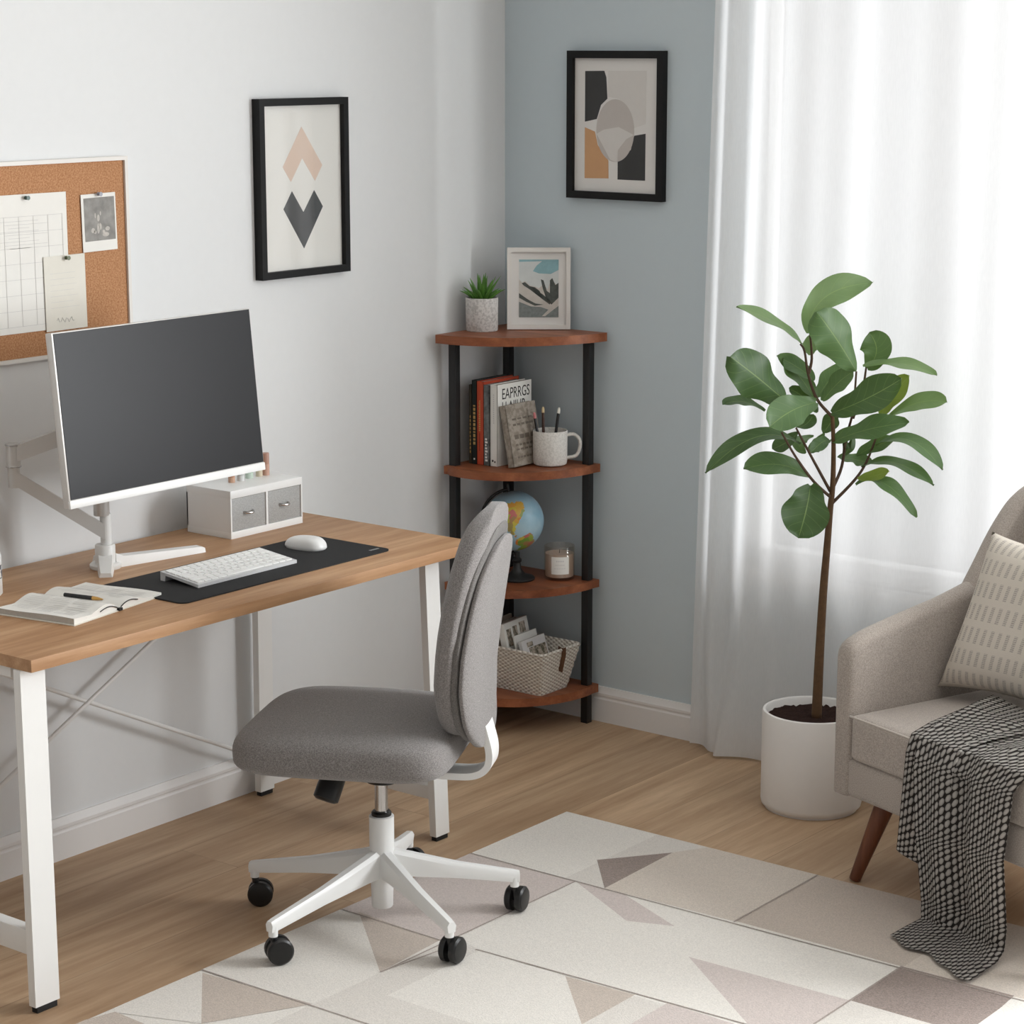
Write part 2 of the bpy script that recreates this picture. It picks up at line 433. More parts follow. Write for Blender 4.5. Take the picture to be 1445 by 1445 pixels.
def frame_ring(bm, w, h, bw, d, frame, lip=0.0):
    """rectangular picture-frame ring in the u,v plane, depth t 0..d"""
    o = [(-w / 2, -h / 2), (w / 2, -h / 2), (w / 2, h / 2), (-w / 2, h / 2)]
    i = [(-w / 2 + bw, -h / 2 + bw), (w / 2 - bw, -h / 2 + bw), (w / 2 - bw, h / 2 - bw), (-w / 2 + bw, h / 2 - bw)]
    V = [[bm.verts.new(frame(u, v, t)) for u, v in q] for q, t in ((o, 0), (o, d), (i, d), (i, 0))]
    for a, b in zip(V, V[1:] + V[:1]):
        for k in range(4): bm.faces.new((a[k], a[(k + 1) % 4], b[(k + 1) % 4], b[k]))
def superbox(bm, sx, sy, sz, n=4.0, nu=32, nv=16, center=(0, 0, 0), ex=2.5):
    """soft cushion: superellipse outline of exponent n in plan, exponent ex in height"""
    def sp(c, p): return math.copysign(abs(c) ** p, c)
    rings = []
    for j in range(nv + 1):
        ph = -math.pi / 2 + math.pi * j / nv
        rr = abs(math.cos(ph)) ** (2 / ex); z = sp(math.sin(ph), 2 / ex)
        if j in (0, nv): rings.append([bm.verts.new((center[0], center[1], center[2] + z * sz / 2))]); continue
        rings.append([bm.verts.new((center[0] + sx / 2 * rr * sp(math.cos(t), 2 / n), center[1] + sy / 2 * rr * sp(math.sin(t), 2 / n), center[2] + z * sz / 2))
                      for t in [2 * math.pi * k / nu for k in range(nu)]])
    for a, b in zip(rings, rings[1:]):
        for k in range(nu):
            k2 = (k + 1) % nu
            if len(a) == 1: bm.faces.new((a[0], b[k2], b[k]))
            elif len(b) == 1: bm.faces.new((a[k], a[k2], b[0]))
            else: bm.faces.new((a[k], a[k2], b[k2], b[k]))
def roundbox(bm, size, center, r, n=24):
    b2 = bmesh.new(); bmesh.ops.create_cube(b2, size=2.0); bmesh.ops.subdivide_edges(b2, edges=b2.edges[:], cuts=n, use_grid_fill=True)
    half = Vector(size) / 2
    for v in b2.verts:
        p = Vector([math.sin(math.pi / 2 * c) * h_ for c, h_ in zip(v.co, half)])
        q = Vector([max(-(h_ - r), min(h_ - r, c)) for c, h_ in zip(p, half)]); d = p - q
        if d.length > 1e-9: p = q + d.normalized() * r
        v.co = p + Vector(center)
    m_ = bpy.data.meshes.new('tmp'); b2.to_mesh(m_); b2.free(); bm.from_mesh(m_); bpy.data.meshes.remove(m_)
def grid(bm, nu, nv, fn, uvs=None, mi=0):
    uvl = bm.loops.layers.uv.verify()
    V = [[bm.verts.new(fn(i / nu, j / nv)) for j in range(nv + 1)] for i in range(nu + 1)]
    for i in range(nu):
        for j in range(nv):
            f = bm.faces.new((V[i][j], V[i + 1][j], V[i + 1][j + 1], V[i][j + 1])); f.material_index = mi
            for l, (a, b) in zip(f.loops, ((i, j), (i + 1, j), (i + 1, j + 1), (i, j + 1))):
                l[uvl].uv = uvs(a / nu, b / nv) if uvs else (a / nu, b / nv)
    return V
def text_mesh(name, body, size, mat, parent, loc, rot, extrude=0.0002, align='LEFT', sx=1.0):
    c = bpy.data.curves.new(name, 'FONT'); c.body = body; c.size = size; c.extrude = extrude; c.align_x = align
    o = bpy.data.objects.new(name + '_tmp', c); COL.objects.link(o)
    bpy.context.view_layer.update()
    me = bpy.data.meshes.new_from_object(o.evaluated_get(bpy.context.evaluated_depsgraph_get()))
    bpy.data.objects.remove(o); bpy.data.curves.remove(c)
    me.materials.clear(); me.materials.append(mat)
    t = bpy.data.objects.new(name, me); COL.objects.link(t)
    t.parent = parent; t.location = loc; t.rotation_euler = rot; t.scale = (sx, 1, 1)
    return t

# ================================================================== THE ROOM
bm = bmesh.new(); box2(bm, (-0.1, -5.6, -0.06), (4.6, 0.12, 0.0)); struct(finish(bm, 'floor', M['floor'], smooth=0), 'oak plank floor running along the left wall', 'floor')
bm = bmesh.new(); box2(bm, (-0.12, -5.6, 0.0), (0.0, 0.0, 2.6)); struct(finish(bm, 'wall_left', M['wall'], smooth=0), 'white painted wall behind the desk', 'wall')
WX0, WX1, WZ0, WZ1 = 0.80, 4.30, 0.52, 2.42
bm = bmesh.new()
box2(bm, (-0.12, 0, 0), (WX0, 0.12, 2.6)); box2(bm, (WX1, 0, 0), (4.6, 0.12, 2.6))
box2(bm, (WX0, 0, 0), (WX1, 0.12, WZ0)); box2(bm, (WX0, 0, WZ1), (WX1, 0.12, 2.6))
struct(finish(bm, 'wall_back', M['blue'], smooth=0), 'pale blue painted wall behind the corner shelf', 'wall')
bm = bmesh.new(); box2(bm, (-0.12, -5.6, 2.6), (4.6, 0.12, 2.7)); struct(finish(bm, 'ceiling', M['ceil'], smooth=0), 'white ceiling above the picture', 'ceiling')
# skirting: stepped profile (depth, height)
prof = [(0, 0), (0.015, 0), (0.015, 0.066), (0.0125, 0.070), (0.0125, 0.074), (0.0145, 0.077), (0.0145, 0.084), (0.010, 0.090), (0.009, 0.0935), (0.0075, 0.096), (0.006, 0.1013), (0, 0.1013)]
bm = bmesh.new(); prism(bm, prof, -5.6, 0.0, lambda u, v, t: (u, t, v))
struct(finish(bm, 'baseboard_left', M['trim'], smooth=25), 'white moulded baseboard along the left wall', 'baseboard')
bm = bmesh.new(); prism(bm, prof, 0.015, 4.6, lambda u, v, t: (t, -u, v))
struct(finish(bm, 'baseboard_back', M['trim'], smooth=25), 'white moulded baseboard along the blue wall', 'baseboard')
# window: frame with mullions, pane, sill
bm = bmesh.new()
fw = 0.05
box2(bm, (WX0, 0.03, WZ0), (WX0 + fw, 0.09, WZ1)); box2(bm, (WX1 - fw, 0.03, WZ0), (WX1, 0.09, WZ1))
box2(bm, (WX0, 0.03, WZ0), (WX1, 0.09, WZ0 + fw)); box2(bm, (WX0, 0.03, WZ1 - fw), (WX1, 0.09, WZ1))
for mx in (1.62, 2.44, 3.36): box2(bm, (mx - 0.022, 0.035, WZ0 + fw), (mx + 0.022, 0.085, WZ1 - fw))
win = struct(finish(bm, 'window_1', M['trim'], smooth=0), 'white framed window behind the sheer curtain', 'window')
bm = bmesh.new(); box2(bm, (WX0 + fw, 0.058, WZ0 + fw), (WX1 - fw, 0.062, WZ1 - fw)); finish(bm, 'pane', M['glassclear'], win, smooth=0)
bm = bmesh.new(); box2(bm, (WX0 - 0.03, -0.012, WZ0 - 0.03), (WX1 + 0.03, 0.03, WZ0), 0.004); finish(bm, 'window_sill', M['trim'], win)

# sheer curtain: one hanging cloth in soft folds, a little wider at the hem
def curtain_pt(a, b):
    # a along the width 0..1, b from hem 0 to heading 1
    z = 0.008 + b * 2.44
    x = 0.686 + 0.047 * min(1, z / 2.1) + a * (2.50 - 0.70)
    w = a * 1.80
    g = 1.0 - 0.35 * b
    dense = math.exp(-(w / 0.22) ** 2)
    y = -0.060
    y += dense * 0.019 * math.sin(w * 62 + 0.6) * g
    y += (1 - dense) * (0.016 * math.sin(w * 17 + 1.3 * math.sin(w * 4.3) + 0.5 * (1 - b)) + 0.004 * math.sin(w * 43 + 2.0 + 0.8 * b)) * g
    flare = max(0, 1 - z / 0.5) ** 2
    y -= flare * 0.060 * math.exp(-((w - 0.125) / 0.035) ** 2)
    x += flare * 0.02 * math.sin(w * 30)
    return (x, y, z)
bm = bmesh.new(); grid(bm, 420, 40, curtain_pt)
tag(finish(bm, 'sheer_curtain', M['sheer'], smooth=180), 'sheer white floor-length curtain hanging in soft folds over the window', 'curtain')

# ================================================================== AREA RUG
rug = thing('area_rug', 'pale geometric patchwork area rug under the swivel chair', 'rug', (0.757, -0.712, 0))
RT = 0.004
bm = bmesh.new(); box2(bm, (0, -2.9, 0), (2.35, 0, RT), 0.0015)
patches = []
def patch(mi, pts): patches.append((mi, pts))
LINES = []
# patches are (x, y) on the floor; colours by index into rugm
rugm = [M[k] for k in ('rugcream', 'rugivory', 'rugsand', 'rugbeige', 'rugmauve', 'rugtaupe', 'rugline')]
def sq(mi, x0, y0, x1, y1): patch(mi, [(x0, y0), (x1, y0), (x1, y1), (x0, y1)])
sq(0, .757, -.712, 1.034, -1.09); sq(1, 1.034, -.712, 1.2, -1.09)
patch(2, [(1.182, -.712), (1.485, -.712), (1.485, -1.075), (1.145, -1.09), (1.135, -.795)])
patch(5, [(1.022, -.948), (1.135, -.795), (1.145, -1.088)])
sq(3, 1.485, -.712, 1.905, -1.072); sq(2, 1.905, -.712, 2.30, -1.07); sq(0, 2.30, -.712, 2.75, -1.07); sq(3, 2.75, -.712, 3.1, -1.07)
patch(4, [(.757, -1.10), (1.066, -1.093), (1.062, -1.555), (.757, -1.555)])
patch(3, [(.80, -1.545), (1.047, -1.56), (1.06, -1.77), (.93, -1.66)])
sq(0, 1.066, -1.09, 1.90, -1.545)
patch(4, [(1.066, -1.093), (1.20, -1.09), (1.40, -1.18), (1.30, -1.22)])
patch(4, [(1.521, -1.305), (1.909, -1.292), (1.905, -1.51), (1.80, -1.515)])
patch(5, [(1.899, -1.072), (2.155, -1.066), (2.17, -1.292), (1.906, -1.292)])
sq(0, 2.16, -1.07, 2.75, -1.54); sq(1, 1.906, -1.292, 2.16, -1.54)
sq(0, .757, -1.56, 1.06, -1.99); patch(3, [(.80, -1.545), (1.047, -1.56), (1.06, -1.77)])
sq(1, 1.062, -1.55, 1.62, -1.99); patch(0, [(1.15, -1.55), (1.377, -1.549), (1.545, -1.72), (1.40, -1.85), (1.15, -1.85)])
patch(3, [(1.377, -1.549), (1.545, -1.537), (1.545, -1.72)])
patch(4, [(1.62, -1.53), (2.2, -1.54), (2.2, -1.99), (1.62, -1.99)])
patch(3, [(.77, -2.0), (1.06, -1.975), (.951, -2.18)]); patch(0, [(.77, -2.0), (.951, -2.18), (.774, -2.25)]); patch(3, [(.757, -2.31), (.774, -2.246), (.86, -2.25), (.757, -2.42)])
sq(1, 1.06, -1.99, 1.62, -2.42); sq(4, .86, -2.25, 1.06, -2.42)
patch(5, [(1.2, -2.0), (1.45, -2.0), (1.3, -2.3)])
sq(0, .757, -2.43, 1.6, -2.9); sq(2, 1.62, -1.99, 2.3, -2.42); sq(4, 1.62, -2.42, 2.3, -2.9); sq(0, 2.2, -1.54, 2.75, -1.99); sq(3, 2.3, -1.99, 3.0, -2.9)
LINES += [((.757, -1.098), (3.1, -1.066)), ((.757, -1.556), (1.062, -1.56)), ((1.062, -1.77), (1.067, -1.092)), ((1.14, -1.552), (2.2, -1.50)), ((1.902, -1.072), (1.906, -1.50)),
          ((1.487, -.714), (1.490, -1.08)), ((.757, -1.99), (1.62, -1.97)), ((1.06, -1.77), (1.09, -1.56))]
off = Vector((.757, -.712, 0))
z = RT
for mi, pts in patches:
    z += 0.00003
    f = bm.faces.new([bm.verts.new(Vector((min(x, 3.10), y, z)) - off) for x, y in pts]); f.material_index = mi
for (x0, y0), (x1, y1) in LINES:
    z += 0.00003; d = Vector((x1 - x0, y1 - y0, 0)).normalized(); s = Vector((-d.y, d.x, 0)) * 0.0022
    a, b = Vector((x0, y0, z)) - off, Vector((min(x1, 3.1), y1, z)) - off
    f = bm.faces.new([bm.verts.new(p) for p in (a - s, b - s, b + s, a + s)]); f.material_index = 6
bm.normal_update()
for f in bm.faces:
    if f.normal.z < 0 and f.calc_center_median().z > 0.003: f.normal_flip()
bm.normal_update()
finish(bm, 'pile', rugm, rug, smooth=0, recalc=False)

# ================================================================== DESK
DX0, DX1, DY0, DY1, DT, DB = 0.02, 0.681, -2.3435, -0.9746, 0.736, 0.7105
desk = thing('desk', 'white metal framed desk with a warm oak top along the left wall', 'desk', (0.35, -1.66, 0))
def dk(x, y, z): return (x - 0.35, y + 1.66, z)
bm = bmesh.new(); box2(bm, dk(DX0, DY0, DB), dk(DX1, DY1, DT), 0.002); finish(bm, 'desktop', M['deskwood'], desk)
def bar(bm, a, b, sx, sy, bev=0.003):
    """upright flat bar from a (bottom) to b (top), section sx by sy, ends level"""
    A = [Vector(dk(*a)) + Vector((i * sx / 2, j * sy / 2, 0)) for i, j in ((-1, -1), (1, -1), (1, 1), (-1, 1))]
    B = [Vector(dk(*b)) + Vector((i * sx / 2, j * sy / 2, 0)) for i, j in ((-1, -1), (1, -1), (1, 1), (-1, 1))]
    va = [bm.verts.new(p) for p in A]; vb = [bm.verts.new(p) for p in B]
    bm.faces.new(va); bm.faces.new(vb)
    for k in range(4): bm.faces.new((va[k], va[(k + 1) % 4], vb[(k + 1) % 4], vb[k]))
    if bev: bevel_all(bm, bev, 2)
def desk_leg(a, b, sx, sy):
    bm = bmesh.new(); bar(bm, a, b, sx, sy); l = finish(bm, 'leg', M['white'], desk)
    bm = bmesh.new(); box2(bm, dk(a[0] - sx * .42, a[1] - sy * .42, 0.0), dk(a[0] + sx * .42, a[1] + sy * .42, a[2] + 0.001), 0.001); finish(bm, 'foot', M['rubber'], l)
desk_leg((0.644, -2.316, 0.014), (0.641, -2.316, DB), 0.020, 0.062)
desk_leg((0.627, -1.056, 0.012), (0.592, -1.050, DB), 0.020, 0.050)
desk_leg((0.052, -1.072, 0.012), (0.052, -1.066, DB), 0.020, 0.050)
desk_leg((0.052, -2.316, 0.012), (0.052, -2.316, DB), 0.020, 0.062)
for y, z0, z1, w in ((-2.316, 0.112, 0.165, 0.03), (-1.056, 0.100, 0.134, 0.03)):
    bm = bmesh.new(); box2(bm, dk(0.055, y - w / 2, z0), dk(0.63, y + w / 2, z1), 0.003); finish(bm, 'crossbar', M['white'], desk)
for y in (-2.316, -1.053):
    bm = bmesh.new(); box2(bm, dk(0.055, y - 0.012, DB - 0.026), dk(0.60, y + 0.012, DB), 0.002); finish(bm, 'top_rail', M['white'], desk)
for a, b in (((0.052, -2.30, 0.70), (0.052, -1.075, 0.095)), ((0.058, -2.30, 0.062), (0.058, -1.075, 0.676))):
    bm = bmesh.new(); tube(bm, [dk(*a), dk(*b)], 0.0055, 10); finish(bm, 'brace_rod', M['white'], desk)

# ================================================================== MONITOR ARM
sx_, sy_ = 0.194, -1.712
ma = thing('monitor_arm', 'white metal monitor arm stand on the desk behind the monitor', 'monitor arm', (sx_, sy_, DT))
bm = bmesh.new(); lathe(bm, [(0, 0), (0.034, 0), (0.036, 0.003), (0.036, 0.009), (0.032, 0.013), (0.023, 0.014), (0.023, 0.052), (0.021, 0.055), (0, 0.055)], 32)
finish(bm, 'base', M['white'], ma, 35)
for ang, ln in ((-42, 0.100), (79.5, 0.262), (150, 0.08)):
    d = Vector((math.cos(R(ang)), math.sin(R(ang)), 0)); n = Vector((-d.y, d.x, 0)); bm = bmesh.new()
    prev = None
    V = []
    for t, h, w_ in ((0.018, 0.034, 0.019), (0.04, 0.024, 0.018), (ln - 0.008, 0.014, 0.0155), (ln, 0.010, 0.014)):
        c = d * t
        V.append([bm.verts.new(c + n * -w_), bm.verts.new(c + n * w_), bm.verts.new(c + n * w_ * 0.8 + Vector((0, 0, h))), bm.verts.new(c - n * w_ * 0.8 + Vector((0, 0, h)))])
    bm.faces.new(V[0]); bm.faces.new(V[-1])
    for a, b in zip(V, V[1:]):
        for k in range(4): bm.faces.new((a[k], a[(k + 1) % 4], b[(k + 1) % 4], b[k]))
    bevel_all(bm, 0.002, 2); finish(bm, 'foot', M['white'], ma)
bm = bmesh.new(); lathe(bm, [(0, 0.05), (0.0125, 0.05), (0.0125, 0.125), (0, 0.125)], 24, (0.0, 0.004, 0)); finish(bm, 'post', M['white'], ma, 35)
bm = bmesh.new(); lathe(bm, [(0, 0.122), (0.017, 0.122), (0.018, 0.124), (0.018, 0.21), (0, 0.21)], 24, (-0.003, -0.004, 0)); finish(bm, 'collar', M['silver'], ma, 35)
elb = Vector((0.095 - sx_, -1.882 - sy_, 0.0))
def arm_link(a, b, ha, hb, w_, name):
    a, b = Vector(a), Vector(b); d = (b - a); n = Vector((-d.y, d.x, 0)).normalized() * w_ / 2
    bm = bmesh.new(); V = []
    for c, h in ((a, ha), (b, hb)):
        V.append([bm.verts.new(c - n - Vector((0, 0, h / 2))), bm.verts.new(c + n - Vector((0, 0, h / 2))), bm.verts.new(c + n + Vector((0, 0, h / 2))), bm.verts.new(c - n + Vector((0, 0, h / 2)))])
    bm.faces.new(V[0]); bm.faces.new(V[1])
    for k in range(4): bm.faces.new((V[0][k], V[0][(k + 1) % 4], V[1][(k + 1) % 4], V[1][k]))
    bevel_all(bm, 0.004, 3); return finish(bm, name, M['silver'], ma)
arm_link((0.0, -0.002, 0.085), (elb.x, elb.y, 0.222), 0.036, 0.034, 0.026, 'lower_arm')
up = arm_link((elb.x, elb.y, 0.275), (0.074, 0.045, 0.366), 0.036, 0.040, 0.026, 'upper_arm')
bm = bmesh.new(); lathe(bm, [(0, 0.200), (0.0135, 0.200), (0.0135, 0.246), (0.0165, 0.248), (0.0165, 0.249), (0.0155, 0.250), (0.0155, 0.294), (0.0165, 0.295), (0.016, 0.299), (0, 0.300)], 28, (elb.x, elb.y, 0))
finish(bm, 'elbow_joint', M['silver'], ma, 30)
bm = bmesh.new()
pass
bm.free()
for zz in (0.247, 0.2955):
    bm = bmesh.new(); lathe(bm, [(0.0168, zz - 0.0012), (0.0172, zz), (0.0168, zz + 0.0012)], 28, (elb.x, elb.y, 0)); finish(bm, 'joint_ring', M['chrome'], ma, 60)
bm = bmesh.new(); box(bm, (0.012, 0.10, 0.10), (0.0815, 0.045, 0.362), (0, R(-5.8), 0), 0.003); finish(bm, 'mount_plate', M['silver'], ma)

# ================================================================== MONITOR (tilted back 5.5 degrees)
MW, MH, MD = 0.592, 0.374, 0.020
mon = thing('computer_monitor', 'large dark flat computer monitor with white bezel mounted above the desk', 'monitor', (0.362, -1.660, 0.932), (0, R(-5.8), 0))
bm = bmesh.new(); box2(bm, (-MD, -MW / 2, 0), (0, MW / 2, MH), 0.003); finish(bm, 'housing', M['silver'], mon)
bm = bmesh.new(); box2(bm, (-0.0005, -MW / 2 + 0.005, 0.018), (0.0012, MW / 2 - 0.003, MH - 0.002)); finish(bm, 'screen', M['screen'], mon, 0)
bm = bmesh.new(); box2(bm, (-0.004, -MW / 2, -0.001), (0.003, MW / 2, 0.0165), 0.0015); finish(bm, 'chin', M['whiteplastic'], mon)
bm = bmesh.new(); box2(bm, (-0.055, -0.14, 0.10), (-MD + 0.001, 0.14, 0.28), 0.012, 3); finish(bm, 'back_cover', M['silver'], mon)

# ================================================================== DESK MAT, KEYBOARD, MOUSE
mat = thing('desk_mat', 'black rectangular desk mat under the keyboard and mouse', 'desk mat', (0.455, -1.512, DT))
def rounded_rect(w, h, r, n=6):
    out = []
    for cx, cy, a0 in ((w / 2 - r, h / 2 - r, 0), (-w / 2 + r, h / 2 - r, 90), (-w / 2 + r, -h / 2 + r, 180), (w / 2 - r, -h / 2 + r, 270)):
        for k in range(n + 1): t = R(a0 + 90 * k / n); out.append((cx + r * math.cos(t), cy + r * math.sin(t)))
    return out
bm = bmesh.new(); prism(bm, rounded_rect(0.262, 0.676, 0.02), 0.0, 0.003, lambda u, v, t: (u, v, t)); finish(bm, 'pad', M['mat'], mat, 30)
for k, (dy, wd) in enumerate(((0, .006), (.008, .006), (.016, .004), (.022, .007))):
    pass
bm = bmesh.new()
for k in range(4): box(bm, (0.008, 0.006, 0.0002), (0.100, 0.297 + 0.008 * k, 0.0031))
finish(bm, 'small_emblem', M['matgrey'], mat, 0)

MZ = DT + 0.003
kb = thing('keyboard', 'slim white wireless keyboard on the black desk mat', 'keyboard', (0.452, -1.575, MZ))
KW, KL = 0.118, 0.312
sl = math.atan2(0.013, KW)
bm = bmesh.new()
P = [(KW / 2, 0.0), (KW / 2, 0.0075), (-KW / 2, 0.0205), (-KW / 2, 0.0), (-KW / 2 + 0.014, 0.0), (-KW / 2 + 0.016, 0.013)]
prism(bm, P, -KL / 2, KL / 2, lambda u, v, t: (u, t, v)); bevel_all(bm, 0.0012, 2)
finish(bm, 'case', M['keygrey'], kb)
def top_at(u): return 0.0075 + (KW / 2 - u) * math.tan(sl)
rows = [[1] * 14, [1] * 13 + [1.5], [1.5] + [1] * 12 + [1], [1.75] + [1] * 11 + [1.75], [2.25] + [1] * 10 + [2.25], [1, 1, 1, 1.25, 5.5, 1.25, 1, 1, 1]]
key_cache = {}
for ri, row in enumerate(rows):
    unit = (KL - 0.012) / sum(row); y = -KL / 2 + 0.006
    u = -KW / 2 + 0.012 + 0.0178 * ri + 0.002
    for wkey in row:
        wk = wkey * unit - 0.0022; key = round(wk, 4)
        if key not in key_cache:
            bm = bmesh.new(); box(bm, (0.0152, wk, 0.0030), (0, 0, 0.0012), None, 0.0008, 1); o = finish(bm, 'key', M['key'], kb); key_cache[key] = o.data
        else:
            o = bpy.data.objects.new('key', key_cache[key]); COL.objects.link(o); o.parent = kb
        o.location = (u, y + wkey * unit / 2, top_at(u)); o.rotation_euler = (0, sl, 0)
        y += wkey * unit
mouse = thing('computer_mouse', 'white computer mouse beside the keyboard on the black mat', 'mouse', (0.418, -1.290, MZ), (0, 0, R(8)))
def dome(bm, L_, W_, H_, flat=0.004):
    nu, nv = 28, 10
    rings = []
    for j in range(nv + 1):
        t = j / nv; rr = math.cos(t * math.pi / 2) ** 0.55 if j < nv else 0
        ring = []
        for k in range(nu):
            a = 2 * math.pi * k / nu; cx, cy = math.cos(a), math.sin(a)
            x = math.copysign(abs(cx) ** 0.8, cx) * L_ / 2 * rr; y = math.copysign(abs(cy) ** 0.8, cy) * W_ / 2 * rr * (1 + 0.06 * cx)
            ring.append((x, y, flat + H_ * math.sin(t * math.pi / 2) * (1 + 0.25 * cx * rr * 0.5)))
        rings.append(ring)
    V = [[bm.verts.new(p) for p in r] for r in rings[:-1]]; top = bm.verts.new((0, 0, flat + H_))
    base = [bm.verts.new((p[0] * .93, p[1] * .93, 0)) for p in rings[0]]
    bm.faces.new(base)
    for a, b in zip([base] + V, V):
        for k in range(nu): bm.faces.new((a[k], a[(k + 1) % nu], b[(k + 1) % nu], b[k]))
    for k in range(nu): bm.faces.new((V[-1][k], V[-1][(k + 1) % nu], top))
bm = bmesh.new(); dome(bm, 0.108, 0.060, 0.025); finish(bm, 'shell', M['whiteplastic'], mouse, 50)
bm = bmesh.new(); lathe(bm, [(0, 0), (0.045, 0), (0.045, 0.0035), (0, 0.0035)], 28)
bmesh.ops.scale(bm, vec=(1.12, 0.60, 1), verts=bm.verts[:]); finish(bm, 'base_plate', M['keygrey'], mouse)

# ================================================================== NOTEBOOK AND PEN
nb = thing('open_notebook', 'open notebook with cream pages lying at the front left of the desk', 'notebook', (0.518, -1.968, DT), (0, 0, R(9.5)))
# local x: along the spine from front end (0) to back (-0.215); local y: across the pages
NH, NWD = 0.205, 0.146
bm = bmesh.new(); box2(bm, (-NH - 0.003, -NWD - 0.003, 0), (0.003, NWD + 0.003, 0.0022), 0.0008); finish(bm, 'cover', M['paperwarm'], nb)
def page_block(side, th_out, th_in, arch):
    nu, nv = 12, 18
    def zf(v):     # v 0 gutter .. 1 fore edge
        return 0.0022 + th_in + (th_out - th_in) * v + arch * math.sin(math.pi * min(1, v * 1.6)) * (1 - v) ** 0.8
    bm = bmesh.new()
    T = [[bm.verts.new((-NH * i / nu, side * NWD * j / nv, zf(j / nv) + 0.0012 * math.sin(i * .5) * (j / nv))) for j in range(nv + 1)] for i in range(nu + 1)]
    B = [[bm.verts.new((-NH * i / nu, side * NWD * j / nv, 0.0022)) for j in range(nv + 1)] for i in range(nu + 1)]
    mi = []
    for i in range(nu):
        for j in range(nv):
            bm.faces.new((T[i][j], T[i + 1][j], T[i + 1][j + 1], T[i][j + 1])); bm.faces.new((B[i][j], B[i + 1][j], B[i + 1][j + 1], B[i][j + 1]))
        for j in (0, nv):
            f = bm.faces.new((T[i][j], T[i + 1][j], B[i + 1][j], B[i][j])); f.material_index = 1
    for j in range(nv):
        for i in (0, nu): bm.faces.new((T[i][j], T[i][j + 1], B[i][j + 1], B[i][j]))
    return finish(bm, 'page_block', [M['paper'], M['pageedge']], nb, 40), zf
pl, zl = page_block(-1, 0.0125, 0.004, 0.019)
pr_, zr = page_block(1, 0.006, 0.004, 0.016)
for side, blk, zf in ((-1, pl, zl), (1, pr_, zr)):
    bm = bmesh.new()
    for k in range(13):
        v = 0.22 + 0.62 * k / 12; z = zf(v) + 0.0012
        for s in range(3):
            x0 = -0.022 - s * 0.058; x1 = x0 - (0.05 if (k * 7 + s * 3) % 5 else 0.03)
            box2(bm, (x1, side * NWD * v - 0.0007, z), (x0, side * NWD * v + 0.0007, z + 0.0001))
    finish(bm, 'handwriting', M['ink'], blk, 0)
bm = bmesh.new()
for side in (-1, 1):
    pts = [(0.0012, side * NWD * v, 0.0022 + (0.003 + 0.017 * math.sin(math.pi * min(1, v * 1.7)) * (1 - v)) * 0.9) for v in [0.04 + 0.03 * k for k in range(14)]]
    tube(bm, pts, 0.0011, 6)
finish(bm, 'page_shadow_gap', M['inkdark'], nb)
bm = bmesh.new(); box2(bm, (-0.004, -0.006, 0.001), (0.006, 0.006, 0.007), 0.001); finish(bm, 'ribbon_end', M['rubber'], nb)
pen = thing('ballpoint_pen', 'black pen with brass tip lying in the gutter of the open notebook', 'pen', (0.417, -1.974, DT + 0.0155), (0, 0, R(13)))
bm = bmesh.new(); tube(bm, [(-0.05, 0, 0), (0.022, 0, 0)], 0.0044, 14); finish(bm, 'barrel', M['blackplastic'], pen)
bm = bmesh.new(); tube(bm, [(0.022, 0, 0), (0.034, 0, 0), (0.048, 0, 0)], [0.0044, 0.0038, 0.0012], 14); finish(bm, 'tip', M['gold'], pen)

# ================================================================== DESK ORGANISER
OX0, OX1, OY0, OY1, OZ = 0.055, 0.205, -1.322, -1.073, 0.117
org = thing('desk_organizer', 'white desk organizer box with two grey drawers at the back of the desk', 'organizer', ((OX0 + OX1) / 2, (OY0 + OY1) / 2, DT))
hx, hy = (OX1 - OX0) / 2, (OY1 - OY0) / 2
bm = bmesh.new()
box2(bm, (-hx, -hy, 0), (hx, hy, 0.017), 0.001); box2(bm, (-hx, -hy, 0.098), (hx, hy, OZ), 0.001)
box2(bm, (-hx, -hy, 0.016), (hx, -hy + 0.004, 0.099)); box2(bm, (-hx, hy - 0.004, 0.016), (hx, hy, 0.099)); box2(bm, (-hx, -0.003, 0.016), (hx, 0.003, 0.099)); box2(bm, (-hx, -hy, 0.016), (-hx + 0.004, hy, 0.099))
finish(bm, 'case', M['whiteplastic'], org)
for s in (-1, 1):
    y0, y1 = (-hy + 0.005, -0.004) if s < 0 else (0.004, hy - 0.005)
    bm = bmesh.new()
    box2(bm, (hx - 0.007, y0, 0.018), (hx - 0.003, y1, 0.097), 0.001); box2(bm, (-hx + 0.01, y0, 0.018), (hx - 0.006, y0 + 0.002, 0.085)); box2(bm, (-hx + 0.01, y1 - 0.002, 0.018), (hx - 0.006, y1, 0.085)); box2(bm, (-hx + 0.01, y0, 0.018), (hx - 0.006, y1, 0.020))
    d = finish(bm, 'drawer', M['drawer'], org)
    ym = (y0 + y1) / 2
    bm = bmesh.new(); tube(bm, smooth_pts([(hx - 0.004, ym - 0.016, 0.060), (hx + 0.006, ym - 0.010, 0.058), (hx + 0.008, ym + 0.006, 0.058), (hx - 0.004, ym + 0.015, 0.060)], 5), 0.003, 8); finish(bm, 'drawer_pull', M['chrome'], d)
lip = None
